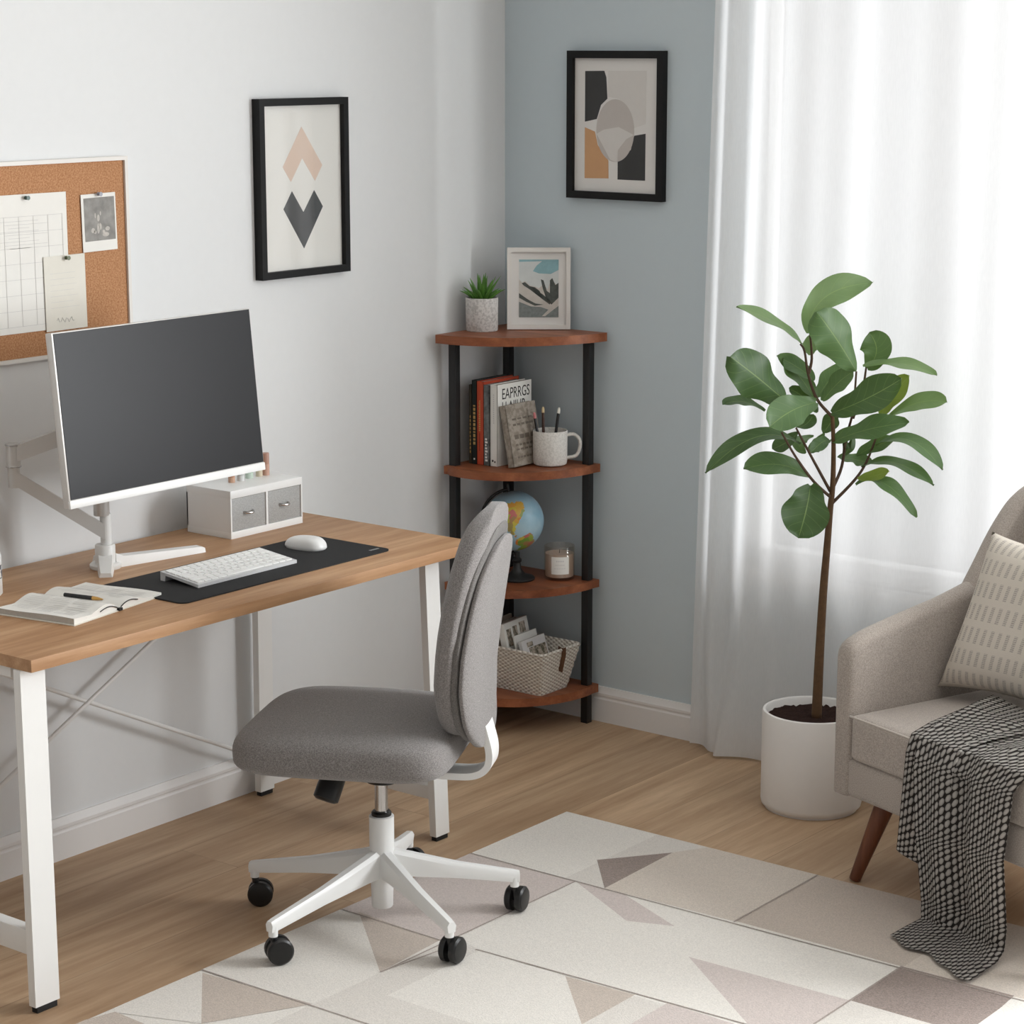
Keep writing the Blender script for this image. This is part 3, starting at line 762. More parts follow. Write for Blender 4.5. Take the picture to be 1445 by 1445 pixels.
for nm, (x, y, h, r_, cap, body, lab) in enumerate([
        (0.122, -1.234, 0.026, 0.0085, (176, 128, 98), (200, 160, 134), 'short copper capped cosmetic tube, leftmost on the white organizer'),
        (0.124, -1.205, 0.026, 0.0095, (196, 198, 196), (216, 218, 216), 'short silver grey cosmetic pot second from left on the white organizer'),
        (0.116, -1.167, 0.027, 0.0100, (172, 196, 178), (198, 214, 200), 'short mint green cosmetic pot on the white organizer'),
        (0.118, -1.134, 0.048, 0.0085, (190, 176, 150), (214, 200, 176), 'tall sand coloured cosmetic tube on the white organizer'),
        (0.120, -1.112, 0.056, 0.0090, (176, 134, 116), (196, 156, 138), 'tall rose copper cosmetic tube, rightmost on the white organizer')]):
    t = thing('cosmetic_tube', lab, 'cosmetic', (x, y, DT + OZ), group='cosmetics on the white organizer')
    mc, mb = plain('cosmetic_cap_%d' % nm, cap, 0.35), plain('cosmetic_body_%d' % nm, body, 0.4)
    bm = bmesh.new(); lathe(bm, [(0, 0), (r_, 0), (r_, h * 0.5), (0, h * 0.5)], 20); finish(bm, 'body', mb, t)
    bm = bmesh.new(); lathe(bm, [(0, h * 0.5), (r_ * 0.96, h * 0.5), (r_ * 0.96, h * 0.97), (r_ * 0.85, h), (0, h)], 20); finish(bm, 'cap', mc, t)
# bottle half cut by the left edge of the picture
bt = thing('bottle', 'white bottle with dark leaf pattern at the far left of the desk', 'bottle', (0.186, -2.052, DT))
bm = bmesh.new(); lathe(bm, [(0, 0), (0.036, 0), (0.039, 0.004), (0.039, 0.085), (0.036, 0.098), (0.024, 0.108), (0, 0.108)], 32); finish(bm, 'body', M['whiteplastic'], bt)
bm = bmesh.new(); lathe(bm, [(0.0393, 0.038), (0.0393, 0.068)], 32); finish(bm, 'label_band', speckle('leaf_pattern', (96, 98, 104), (236, 236, 232), 70, 0.5, 0.47, 0.53), bt)
bm = bmesh.new(); lathe(bm, [(0, 0.107), (0.021, 0.107), (0.021, 0.130), (0, 0.131)], 24); finish(bm, 'cap', M['blackplastic'], bt)

# ================================================================== CORK BOARD AND PAPERS (left wall)
cb = thing('cork_board', 'white framed cork pin board on the wall above the monitor', 'pin board', (0, -1.775, 1.421))
bm = bmesh.new(); fr = lambda u, v, t: (t, u, v)
frame_ring(bm, 0.664, 0.448, 0.009, 0.018, fr); finish(bm, 'frame', M['framewhite'], cb, 0)
bm = bmesh.new(); box2(bm, (0.001, -0.326, -0.218), (0.012, 0.326, 0.218)); finish(bm, 'cork_panel', M['cork'], cb, 0)
def wall_sheet(name, y0, y1, z0, z1, x, mat_, label, cat, rot=0.0):
    t = thing(name, label, cat, (x, (y0 + y1) / 2, (z0 + z1) / 2), (R(rot), 0, 0))
    bm = bmesh.new(); box2(bm, (0.0006, -(y1 - y0) / 2, -(z1 - z0) / 2), (0.0013, (y1 - y0) / 2, (z1 - z0) / 2)); return t, finish(bm, 'sheet', mat_, t, 0)
cal, _ = wall_sheet('planner_sheet', -2.08, -1.631, 1.263, 1.572, 0.0130, M['paper'], 'large gridded white planner sheet pinned on the cork board', 'paper')
bm = bmesh.new()
for k in range(8): box2(bm, (0.0018, -0.21, 0.105 - k * 0.035), (0.0020, 0.212, 0.1058 - k * 0.035))
for k in range(11): box2(bm, (0.0018, -0.21 + k * 0.042, -0.14), (0.0020, -0.2092 + k * 0.042, 0.105))
finish(bm, 'grid_lines', M['ink'], cal, 0)
bm = bmesh.new()
for k in range(9): box2(bm, (0.0018, 0.03 + (k % 3) * 0.012, 0.095 - k * 0.0075), (0.0020, 0.14 + 0.03 * math.sin(k * 2.1), 0.0958 - k * 0.0075))
finish(bm, 'writing', M['ink'], cal, 0)
note, _ = wall_sheet('note_sheet', -1.706, -1.584, 1.259, 1.429, 0.0160, M['paperwarm'], 'small cream note sheet pinned over the corner of the planner', 'paper', 0.4)
bm = bmesh.new()
for k in range(7): box2(bm, (0.0018, -0.045, 0.045 - k * 0.013), (0.0020, 0.03 + 0.012 * math.sin(k * 3.3), 0.0456 - k * 0.013))
tube(bm, [(0.0018, -0.03 + 0.004 * k, -0.062 + 0.006 * math.sin(k * 1.9)) for k in range(14)], 0.0005, 5)
finish(bm, 'handwriting', M['ink'], note, 0)
pol, _ = wall_sheet('instant_photo', -1.587, -1.482, 1.431, 1.563, 0.0140, M['paper'], 'small instant photo with grey picture pinned at the right of the cork board', 'photo', 1.0)
bm = bmesh.new(); box2(bm, (0.0014, -0.045, -0.042), (0.0018, 0.048, 0.057)); finish(bm, 'picture', M['photogrey'], pol, 0)
bm = bmesh.new()
for y, z, a, b in ((-0.004, -0.014, 0.004, 0.012), (0.002, -0.010, 0.004, 0.008), (-0.020, -0.018, 0.006, 0.006), (-0.014, -0.022, 0.004, 0.004), (0.024, -0.016, 0.007, 0.005), (0.018, -0.029, 0.010, 0.005), (0.012, -0.022, 0.004, 0.004), (-0.003, 0.010, 0.004, 0.008), (-0.012, 0.016, 0.002, 0.006), (0.004, 0.020, 0.002, 0.005)):
    bm.faces.new([bm.verts.new((0.0020, y + a * math.cos(t), z + b * math.sin(t))) for t in [2 * math.pi * k / 14 for k in range(14)]])
finish(bm, 'pale_flowers', M['photolight'], pol, 0)
for y, z, x, c, lab in ((-1.750, 1.564, 0.0145, (62, 88, 82), 'dark green push pin holding the gridded planner sheet'), (-1.537, 1.562, 0.0155, (150, 152, 164), 'grey push pin holding the instant photo'), (-1.642, 1.423, 0.0175, (92, 100, 70), 'olive push pin holding the small note sheet')):
    t = thing('push_pin', lab, 'push pin', (x, y, z), (0, R(90), 0), 'push pins on the cork board')
    bm = bmesh.new(); lathe(bm, [(0, -0.003), (0.0008, -0.003), (0.0008, 0.002), (0.0045, 0.002), (0.0045, 0.004), (0.003, 0.005), (0.003, 0.009), (0.005, 0.011), (0.005, 0.012), (0, 0.012)], 14)
    finish(bm, 'pin_head', plain('pin_colour_' + lab.split()[0], c, 0.35), t)

# ================================================================== FRAMED PRINT ON THE LEFT WALL
def wall_poly(bm, pts, x, d=0.0004): prism(bm, pts, x, x + d, lambda u, v, t: (t, u, v))
fl = thing('framed_print', 'black framed print with peach chevron over charcoal arrow on the white wall', 'picture', (0, -0.8475, 1.5435))
bm = bmesh.new(); frame_ring(bm, 0.327, 0.447, 0.018, 0.026, lambda u, v, t: (t, u, v)); finish(bm, 'frame', M['frameblack'], fl, 0)
bm = bmesh.new(); box2(bm, (0.002, -0.150, -0.210), (0.012, 0.150, 0.210)); finish(bm, 'print', M['paper'], fl, 0)
def rel(pts, cy, cz): return [(y - cy, z - cz) for y, z in pts]
bm = bmesh.new(); wall_poly(bm, rel([(-.847, 1.696), (-.772, 1.597), (-.800, 1.558), (-.846, 1.617), (-.889, 1.559), (-.918, 1.597)], -.8475, 1.5435), 0.012); finish(bm, 'chevron', M['peach'], fl, 0)
bm = bmesh.new(); wall_poly(bm, rel([(-.886, 1.536), (-.845, 1.481), (-.804, 1.535), (-.772, 1.492), (-.845, 1.389), (-.918, 1.492)], -.8475, 1.5435), 0.012); finish(bm, 'arrow', M['charcoal'], fl, 0)
bm = bmesh.new(); box2(bm, (0.0145, -0.150, -0.210), (0.0155, 0.150, 0.210)); finish(bm, 'glazing', glass('picture_glass', glossy=0.06), fl, 0)

# framed print on the blue wall
fb = thing('framed_print', 'black framed abstract print of tan, charcoal and grey shapes on the blue wall', 'picture', (0.3905, 0, 1.6835))
FB = lambda u, v, t: (u, -t, v)
bm = bmesh.new(); frame_ring(bm, 0.318, 0.398, 0.020, 0.022, FB); finish(bm, 'frame', M['frameblack'], fb, 0)
bm = bmesh.new(); box2(bm, (-0.142, -0.010, -0.182), (0.142, -0.002, 0.182)); finish(bm, 'mount_board', M['mount'], fb, 0)
def bpoly(name, pts, t, m):
    bm = bmesh.new(); prism(bm, [(x - .3905, z - 1.6835) for x, z in pts], t, t + 0.0003, FB); finish(bm, name, m, fb, 0)
bpoly('dark_shape', [(.286, 1.828), (.350, 1.829), (.357, 1.812), (.361, 1.755), (.340, 1.738), (.326, 1.700), (.286, 1.692)], 0.0102, M['charcoal'])
bpoly('tan_shape', [(.286, 1.677), (.320, 1.666), (.330, 1.630), (.366, 1.589), (.367, 1.541), (.286, 1.539)], 0.0102, M['tan'])
bpoly('dark_shape', [(.488, 1.664), (.451, 1.658), (.440, 1.620), (.397, 1.589), (.397, 1.539), (.488, 1.539)], 0.0102, M['charcoal'])
bpoly('pale_shape', [(.363, 1.829), (.489, 1.830), (.488, 1.690), (.450, 1.678), (.40, 1.755), (.362, 1.760)], 0.0102, M['dove'])
E_ = [(.388 + .063 * math.cos(t), 1.670 + .084 * math.sin(t)) for t in [2 * math.pi * k / 40 for k in range(40)]]
bpoly('oval_shape', E_, 0.0106, M['taupe'])
bpoly('oval_highlight', [(.326, 1.66), (.34, 1.64), (.372, 1.592), (.388, 1.587), (.397, 1.588), (.398, 1.618), (.425, 1.648), (.45, 1.66), (.40, 1.68), (.35, 1.672)], 0.0110, M['dove'])

# ================================================================== CORNER SHELF
cs = thing('corner_shelf', 'four tier corner shelf with reddish wood tiers and black metal posts', 'shelf', (0, 0, 0))
def tier_outline(r_right, r_left, r_mid, gx=0.028, gy=0.018, n=26):
    pts = [(gx, -gy), (r_right, -gy)]
    for k in range(n + 1):
        th = R(7 + 76 * k / n); f = k / n; re = r_right + (r_left - r_right) * f
        rr = re + (r_mid - re) * math.sin(math.pi * f) ** 0.8
        pts.append((rr * math.cos(th), -rr * math.sin(th)))
    pts.append((gx, -r_left)); return pts
for z0, z1, rr_, rl_, rm in ((1.096, 1.120, 0.372, 0.345, 0.364), (0.727, 0.750, 0.352, 0.312, 0.374), (0.396, 0.418, 0.352, 0.312, 0.376), (0.088, 0.112, 0.352, 0.312, 0.388)):
    bm = bmesh.new(); prism(bm, tier_outline(rr_, rl_, rm), z0, z1, lambda u, v, t: (u, v, t)); bevel_all(bm, 0.003, 2, 50); finish(bm, 'tier', M['shelfwood'], cs, 30)
for x, y in ((0.046, -0.286), (0.047, -0.045), (0.329, -0.045)):
    bm = bmesh.new(); box2(bm, (x - 0.0115, y - 0.0115, 0.0), (x + 0.0115, y + 0.0115, 1.0965), 0.0015); finish(bm, 'post', M['black'], cs)

# top tier: succulent and photo frame
sp = thing('potted_succulent', 'spiky green succulent in a speckled grey pot on the top shelf tier', 'plant', (0.072, -0.196, 1.1206))
bm = bmesh.new(); lathe(bm, [(0, 0), (0.043, 0), (0.0445, 0.003), (0.0455, 0.090), (0.0445, 0.092), (0.042, 0.092), (0.041, 0.080), (0, 0.080)], 40); finish(bm, 'pot', M['terrazzo'], sp)
bm = bmesh.new(); lathe(bm, [(0.0415, 0.079), (0.03, 0.085), (0, 0.087)], 28); finish(bm, 'soil', M['soil'], sp)
for k in range(26):
    ring = 0 if k < 6 else 1 if k < 15 else 2
    ang = k * 2.399 + 0.3; tilt = R((10, 28, 50)[ring] + random.uniform(-6, 6)); ln = (0.078, 0.072, 0.058)[ring] * random.uniform(0.85, 1.12)
    d = Vector((math.cos(ang), math.sin(ang), 0)); bm = bmesh.new(); r0 = 0.006 + 0.006 * ring
    pts = [d * r0 + Vector((0, 0, 0.083)) + (d * math.sin(tilt * (0.75 + 0.3 * t)) + Vector((0, 0, math.cos(tilt * (0.75 + 0.3 * t))))) * ln * t for t in (0, .25, .5, .75, 1)]
    tube(bm, pts, [0.0052, 0.0058, 0.0046, 0.0028, 0.0004], 7, flat=(1.15, 0.75)); finish(bm, 'leaf', M['succulent'], sp, 60)

pf = thing('photo_frame', 'white photo frame with a snowy mountain picture on the top shelf tier', 'picture', (0.178, -0.075, 1.1208), (R(-3.5), 0, R(38)))
PFW, PFH = 0.176, 0.226
F2 = lambda u, v, t: (u, -t, v + PFH / 2)
bm = bmesh.new(); frame_ring(bm, PFW, PFH, 0.012, 0.018, F2); finish(bm, 'frame', M['framewhite'], pf, 0)
bm = bmesh.new(); box2(bm, (-0.080, -0.008, 0.01), (0.080, -0.002, PFH - 0.01)); finish(bm, 'mount_board', M['mount'], pf, 0)
pic_t = 0.0082
def ppoly(name, pts, k, m):
    bm = bmesh.new(); prism(bm, [(x * 0.110 - 0.055, y * 0.160 - 0.080) for x, y in pts], pic_t + k * 0.0002, pic_t + k * 0.0002 + 0.00015, F2); finish(bm, name, m, pf, 0)
ppoly('sky_print', [(0, 0), (1, 0), (1, 1), (0, 1)], 0, M['sky'])
ppoly('teal_cloud', [(.35, .80), (.5, .76), (.8, .75), (1, .82), (1, .98), (.6, .98), (.45, .9)], 1, M['teal']); ppoly('teal_band', [(0, .96), (1, .98), (1, 1), (0, 1)], 1, M['teal'])
ppoly('mountain', [(0, .66), (.08, .60), (.15, .63), (.28, .55), (.42, .53), (.5, .50), (.62, .58), (.72, .48), (.78, .60), (.86, .62), (1, .54), (1, .1), (0, .1)], 2, M['snow'])
ppoly('rocks', [(0, .64), (.07, .59), (.15, .61), (.27, .54), (.40, .52), (.52, .46), (.62, .30), (.78, .22), (.80, .28), (.6, .40), (.45, .44), (.3, .47), (.12, .55)], 3, M['rock'])
ppoly('rocks', [(.55, .66), (.62, .64), (.70, .46), (.78, .42), (.78, .64), (.84, .68), (.92, .56), (1, .60), (1, .34), (.82, .22), (.70, .30), (.60, .50)], 3, M['rock'])
ppoly('rocks', [(0, .42), (.12, .36), (.25, .30), (.42, .24), (.62, .22), (.40, .20), (.18, .27), (0, .34)], 3, M['rock'])
ppoly('valley', [(0, 0), (1, 0), (1, .22), (.8, .12), (.55, .18), (.3, .19), (0, .27)], 4, M['meadow'])
ppoly('path_print', [(.58, .02), (.66, .02), (1, .20), (1, .25), (.8, .17)], 5, M['snow'])
bm = bmesh.new(); box2(bm, (-0.02, 0.0, 0.004), (0.02, 0.004, 0.15)); finish(bm, 'stand_back', M['framewhite'], pf, 0)

# second tier: books, spines to the front, and leaning book
Z2 = 0.7506
def book(label, x0, x1, y0, depth, h, cover, spine_marks=None, rot=0.0, pages=True, hard=0.0015):
    """spine faces -y; thickness along x"""
    th = x1 - x0
    t = thing('book', label, 'book', (x0, y0, Z2), (0, R(rot), 0), 'books on the second shelf tier')
    bm = bmesh.new()
    box2(bm, (0, 0, 0), (hard, depth, h)); box2(bm, (th - hard, 0, 0), (th, depth, h)); box2(bm, (0, 0, 0), (th, 0.0022, h))
    bevel_all(bm, 0.0004, 1); finish(bm, 'cover', cover, t, 30)
    bm = bmesh.new(); box2(bm, (hard, 0.002, 0.002), (th - hard, depth - 0.002, h - 0.003)); finish(bm, 'pages', M['pageedge'], t, 0)
    return t, th
def spine_text(t, th, h, m, z0, z1, n, w, body=None, size=0.012):
    """lettering running up the spine"""
    if body: return text_mesh('spine_lettering', body, size, m, t, (th / 2 + size * 0.36, -0.0003, z0), (R(90), R(-90), 0))
mk = lambda n, c, r=0.6: plain(n, c, r)
t, th = book('thin olive brown book, leftmost on the second tier against the post', 0.0600, 0.0700, -0.240, 0.15, 0.222, mk('olive_cover', (62, 56, 44)))
bm = bmesh.new()
for k in range(10): box2(bm, (0.0035, -0.0004, 0.03 + k * 0.011), (0.0065, 0.0, 0.037 + k * 0.011))
finish(bm, 'spine_lettering', M['goldprint'], t, 0)
t, th = book('black book with gold lettering on its spine, left of the red book', 0.0705, 0.0880, -0.240, 0.155, 0.236, mk('black_green_cover', (26, 36, 34)))
bm = bmesh.new()
zz = 0.055
for w_ in (.008, .006, .009, .004, .008, .008, .005, .009, .007, .008, .004):
    box2(bm, (0.005, -0.0004, zz), (0.0125, 0.0, zz + w_)); zz += w_ + 0.0035
finish(bm, 'spine_lettering', M['goldprint'], t, 0)
bm = bmesh.new(); box2(bm, (0.006, -0.0004, 0.012), (0.011, 0.0, 0.017)); finish(bm, 'spine_emblem', M['paper'], t, 0)
t, th = book('orange red hardback book with gold spine lettering', 0.0885, 0.1120, -0.240, 0.160, 0.234, mk('orange_red_cover', (196, 76, 46)))
bm = bmesh.new()
for k in range(16): box2(bm, (0.007 + 0.001 * (k % 2), -0.0004, 0.095 + k * 0.0055), (0.0125, 0.0, 0.0985 + k * 0.0055))
finish(bm, 'spine_lettering', M['goldprint'], t, 0)
bm = bmesh.new()
for k in range(10): box2(bm, (0.008, -0.0004, 0.04 + k * 0.005), (0.0105, 0.0, 0.043 + k * 0.005))
finish(bm, 'spine_title', M['inkdark'], t, 0)
t, th = book('grey photo covered book between the red and the white books', 0.1125, 0.1325, -0.240, 0.150, 0.226, M['greyphoto'])
bm = bmesh.new()
for k in range(8): box2(bm, (0.005, -0.0004, 0.012 + k * 0.0085), (0.014 - 0.002 * (k % 3), 0.0, 0.0175 + k * 0.0085))
finish(bm, 'spine_lettering', M['paper'], t, 0)
t, th = book('white book with large black lettering on its cover', 0.1330, 0.1575, -0.236, 0.155, 0.228, M['paper'])
lx = th + 0.0002
text_mesh('cover_lettering', 'EAPRRGS', 0.043, M['inkdark'], t, (lx, 0.020, 0.186), (R(90), 0, R(90)), sx=0.72)
text_mesh('cover_lettering', 'LLAIILIR', 0.043, M['inkdark'], t, (lx, 0.020, 0.149), (R(90), 0, R(90)), sx=0.72)
bm = bmesh.new(); box2(bm, (0.006, -0.0004, 0.012), (0.011, 0, 0.018)); box2(bm, (0.014, -0.0004, 0.010), (0.018, 0, 0.015)); finish(bm, 'spine_emblem', M['inkdark'], t, 0)
bm = bmesh.new()
for k in range(14): box2(bm, (0.010, -0.0003, 0.12 + k * 0.006), (0.0135, 0, 0.1235 + k * 0.006))
finish(bm, 'spine_lettering', M['ink'], t, 0)
t, th = book('worn taupe book leaning left against the white book', 0.1935, 0.2145, -0.232, 0.135, 0.172, M['greytext'], rot=-11)
bm = bmesh.new()
for z_, n_, h_ in ((0.128, 4, .005), (0.112, 5, .006), (0.075, 4, .012), (0.056, 6, .006), (0.044, 5, .005), (0.022, 7, .005)):
    for k in range(n_): box2(bm, (th, 0.022 + k * 0.095 / n_, z_), (th + 0.0003, 0.022 + (k + .72) * 0.095 / n_, z_ + h_))
finish(bm, 'cover_lettering', mk('taupe_lettering', (112, 102, 92)), t, 0)

mg = thing('mug', 'speckled white mug holding pencils on the second shelf tier', 'mug', (0.252, -0.118, Z2))
bm = bmesh.new(); lathe(bm, [(0, 0), (0.040, 0), (0.046, 0.004), (0.048, 0.014), (0.0485, 0.095), (0.0475, 0.098), (0.0455, 0.097), (0.045, 0.012), (0, 0.010)], 44); finish(bm, 'cup', M['mugspeck'], mg)
dv = Vector((0.788, 0.616, 0))
bm = bmesh.new(); tube(bm, smooth_pts([dv * 0.046 + Vector((0, 0, .084)), dv * 0.066 + Vector((0, 0, .086)), dv * 0.081 + Vector((0, 0, .072)), dv * 0.083 + Vector((0, 0, .050)), dv * 0.072 + Vector((0, 0, .026)), dv * 0.046 + Vector((0, 0, .020))], 7), 0.0058, 12, flat=(1.15, 0.85))
finish(bm, 'handle', M['mugspeck'], mg)
def pencil(label, px, py, dx, dy, ln, mbody, mtip, tip_r=0.0042):
    a = Vector((0.252 + px, -0.118 + py, Z2 + 0.0125)); d = Vector((dx, dy, 1)).normalized()
    t = thing('pencil', label, 'pencil', a, group='pencils in the mug'); bm = bmesh.new()
    tube(bm, [(0, 0, 0), d * (ln - 0.016)], 0.0042, 8); finish(bm, 'shaft', mbody, t, 30)
    bm = bmesh.new(); tube(bm, [d * (ln - 0.016), d * (ln - 0.006), d * ln], [tip_r, tip_r * 0.95, tip_r * 0.6], 10); finish(bm, 'end_tip', mtip, t, 40)
pencil('black pencil with pink end, leaning left in the mug', -0.018, -0.014, -0.13, -0.10, 0.136, M['blackplastic'], plain('pink_eraser', (206, 128, 130), 0.7))
pencil('dark brown pencil with pale end, upright in the mug', -0.016, -0.008, -0.01, -0.015, 0.150, plain('brown_lacquer', (66, 40, 30), 0.4), plain('pale_wood_tip', (212, 190, 150), 0.7))
pencil('black pencil with pale end, leaning right in the mug', 0.006, 0.002, 0.10, 0.075, 0.150, M['black'], M['paperwarm'])

# third tier: globe and candle
Z3 = 0.4186
gl = thing('desk_globe', 'small political world globe on a black stand on the third shelf tier', 'globe', (0.168, -0.160, Z3))
bm = bmesh.new(); lathe(bm, [(0, 0), (0.050, 0), (0.051, 0.004), (0.048, 0.008), (0.024, 0.014), (0.012, 0.030), (0.010, 0.048), (0.013, 0.052), (0.013, 0.058), (0.007, 0.064), (0.007, 0.078), (0, 0.078)], 36); finish(bm, 'stand', M['black'], gl)
gc = Vector((-0.008, -0.004, 0.168)); gr = 0.0845
right = Vector((0.788, 0.616, 0)); upv = Vector((0, 0, 1))
bm = bmesh.new(); bmesh.ops.create_uvsphere(bm, u_segments=48, v_segments=24, radius=gr); gb = finish(bm, 'ball', M['globe'], gl, 180, gc, (R(12), R(18), 0))
pts = [gc + (right * math.cos(R(a)) + upv * math.sin(R(a))) * (gr + 0.008) for a in range(100, 262, 8)]
bm = bmesh.new(); tube(bm, pts + [Vector((0, 0, 0.074))], 0.0042, 10); finish(bm, 'meridian_arm', M['black'], gl)
bm = bmesh.new(); tube(bm, [gc + (right * math.cos(R(a)) + upv * math.sin(R(a))) * rr for a, rr in ((100, gr - 0.002), (100, gr + 0.022))], 0.004, 10); finish(bm, 'pole_pin', M['black'], gl)
cd = thing('jar_candle', 'cream candle in a glass jar with white label on the third shelf tier', 'candle', (0.256, -0.078, Z3))
bm = bmesh.new(); lathe(bm, [(0, 0), (0.040, 0), (0.0435, 0.004), (0.0435, 0.094), (0.042, 0.0965), (0.0405, 0.094), (0.0405, 0.008), (0, 0.006)], 40); finish(bm, 'jar', glass('candle_glass', (0.96, 0.93, 0.90, 1), 0.10), cd)
bm = bmesh.new(); lathe(bm, [(0, 0.0085), (0.039, 0.0085), (0.040, 0.010), (0.040, 0.074), (0, 0.073)], 36); finish(bm, 'wax', M['wax'], cd)
bm = bmesh.new(); tube(bm, [(0, 0, 0.073), (0.001, 0, 0.083)], 0.001, 6); finish(bm, 'wick', M['black'], cd)
a0 = math.atan2(-0.788, 0.616) + R(2)
bm = bmesh.new()
for k in range(10):
    a, b = a0 - R(34) + R(68) * k / 10, a0 - R(34) + R(68) * (k + 1) / 10; rr = 0.0439
    bm.faces.new([bm.verts.new((rr * math.cos(q), rr * math.sin(q), z)) for q, z in ((a, 0.020), (b, 0.020), (b, 0.070), (a, 0.070))])
lb = finish(bm, 'label', M['paper'], cd, 60)
bm = bmesh.new()
for z_, h_, w_ in ((0.056, 0.004, 15), (0.046, 0.002, 18), (0.036, 0.0015, 22)):
    for k in range(5):
        a, b = a0 + R(w_) * (k - 2.5) / 2.5, a0 + R(w_) * (k - 1.85) / 2.5; rr = 0.0442
        bm.faces.new([bm.verts.new((rr * math.cos(q), rr * math.sin(q), z)) for q, z in ((a, z_), (b, z_), (b, z_ + h_), (a, z_ + h_))])
finish(bm, 'label_lettering', M['ink'], lb, 0)

# bottom tier: woven basket with magazines
Z4 = 0.1126
bk = thing('woven_basket', 'white woven rope basket with leather pull on the bottom shelf tier', 'basket', (0.19, -0.16, Z4))
def brect(h):   # half sizes grow with height
    k = h / 0.125; return (0.112 + 0.028 * k, 0.066 + 0.026 * k)
bm = bmesh.new(); rings = []
def rr_pts(hx, hy, r, z, n=5):
    return [bm.verts.new((x, y, z)) for x, y in rounded_rect(2 * hx, 2 * hy, r, n)]
for h in [0.0] + [0.125 * k / 14 for k in range(1, 15)]: hx_, hy_ = brect(h); bul = 0.0012 * math.sin(h * 420); rings.append(rr_pts(hx_ + bul, hy_ + bul, 0.012, h))
hx_, hy_ = brect(0.125); rings.append(rr_pts(hx_ - 0.004, hy_ - 0.004, 0.009, 0.129)); rings.append(rr_pts(hx_ - 0.008, hy_ - 0.008, 0.006, 0.125))
for h in (0.08, 0.006): hx_, hy_ = brect(h); rings.append(rr_pts(hx_ - 0.008, hy_ - 0.008, 0.006, h))
for a, b in zip(rings, rings[1:]):
    for k in range(len(a)): bm.faces.new((a[k], a[(k + 1) % len(a)], b[(k + 1) % len(a)], b[k]))
bm.faces.new(rings[0]); bm.faces.new(rings[-1])
finish(bm, 'body', M['basket'], bk, 60)
hx_, hy_ = brect(0.125)
bm = bmesh.new()
tube(bm, [(hx_ - 0.009, 0, 0.10), (hx_ - 0.006, 0, 0.131), (hx_ + 0.003, 0, 0.131), (hx_ + 0.002, 0, 0.115), (hx_ - 0.010, 0, 0.062)], 0.010, 8, flat=(1.0, 0.14)); finish(bm, 'leather_pull', M['leather'], bk, 60)
def booklet(label, x, y, zb, w_, h_, th, rz, lean, cover, picture=None):
    t = thing('booklet', label, 'magazine', (x, y, zb), (R(0), R(lean), R(rz)), 'booklets in the basket')
    bm = bmesh.new(); box2(bm, (-th / 2, -w_ / 2, 0), (th / 2, w_ / 2, h_), 0.0008, 1); finish(bm, 'cover', cover, t)
    bm = bmesh.new(); box2(bm, (-th / 2 + 0.001, -w_ / 2 + 0.001, 0.002), (th / 2 - 0.001, w_ / 2 + 0.0005, h_ + 0.0005)); finish(bm, 'pages', M['pageedge'], t, 0)
    if picture:
        bm = bmesh.new()
        for a, b, c, d in picture: box2(bm, (th / 2, (a - .5) * w_, b * h_), (th / 2 + 0.0003, (c - .5) * w_, d * h_))
        finish(bm, 'cover_picture', M['magprint'], t, 0)
BASE = Z4 + 0.038
booklet('grey brown booklet at the far left of the woven basket', 0.125, -0.155, BASE, 0.116, 0.146, 0.010, 8, -8, plain('brown_booklet', (150, 138, 124), 0.8))
booklet('taupe booklet second from left in the woven basket', 0.148, -0.157, BASE, 0.116, 0.140, 0.012, 8, -10, plain('taupe_booklet', (128, 114, 102), 0.8))
booklet('tall white magazine with printed pictures standing in the woven basket', 0.186, -0.160, BASE, 0.126, 0.150, 0.020, 6, -13, M['paper'], [(.08, .55, .26, .88), (.34, .70, .52, .90), (.62, .72, .86, .93), (.34, .40, .58, .60), (.66, .40, .95, .66)])
booklet('slim white leaflet leaning behind the small magazine in the basket', 0.218, -0.152, BASE, 0.112, 0.118, 0.006, 4, -14, M['paper'], [(.1, .3, .5, .8)])
booklet('small white magazine with garden picture at the right of the basket', 0.252, -0.158, BASE, 0.118, 0.110, 0.012, 4, -18, plain('offwhite_booklet', (218, 214, 212), 0.7), [(.25, .40, .95, .78), (.2, .80, .45, .92)])

# ================================================================== SWIVEL CHAIR
CH_ROT = R(207)
ch = thing('swivel_chair', 'grey upholstered swivel office chair with white five star base', 'office chair', (0.866, -1.540, 0), (0, 0, CH_ROT))
bm = bmesh.new(); lathe(bm, [(0, 0.034), (0.022, 0.034), (0.0235, 0.036), (0.0265, 0.12), (0.0275, 0.18), (0.0275, 0.243), (0.025, 0.245), (0, 0.245)], 36); hub = finish(bm, 'hub_column', M['whiteplastic'], ch, 40)
bm = bmesh.new(); lathe(bm, [(0, 0.244), (0.022, 0.244), (0.0225, 0.251), (0.019, 0.255), (0, 0.255)], 28); finish(bm, 'column_collar', M['blackplastic'], ch, 40)
bm = bmesh.new(); lathe(bm, [(0, 0.250), (0.0145, 0.250), (0.0145, 0.345), (0, 0.345)], 28); finish(bm, 'gas_cylinder', M['chrome'], ch, 40)
bm = bmesh.new(); lathe(bm, [(0, 0.318), (0.020, 0.318), (0.030, 0.330), (0.055, 0.338), (0.055, 0.372), (0, 0.372)], 28); bmesh.ops.scale(bm, vec=(1.5, 1.0, 1.0), verts=bm.verts[:]); finish(bm, 'seat_mechanism', M['blackplastic'], ch, 40)
wl = {}
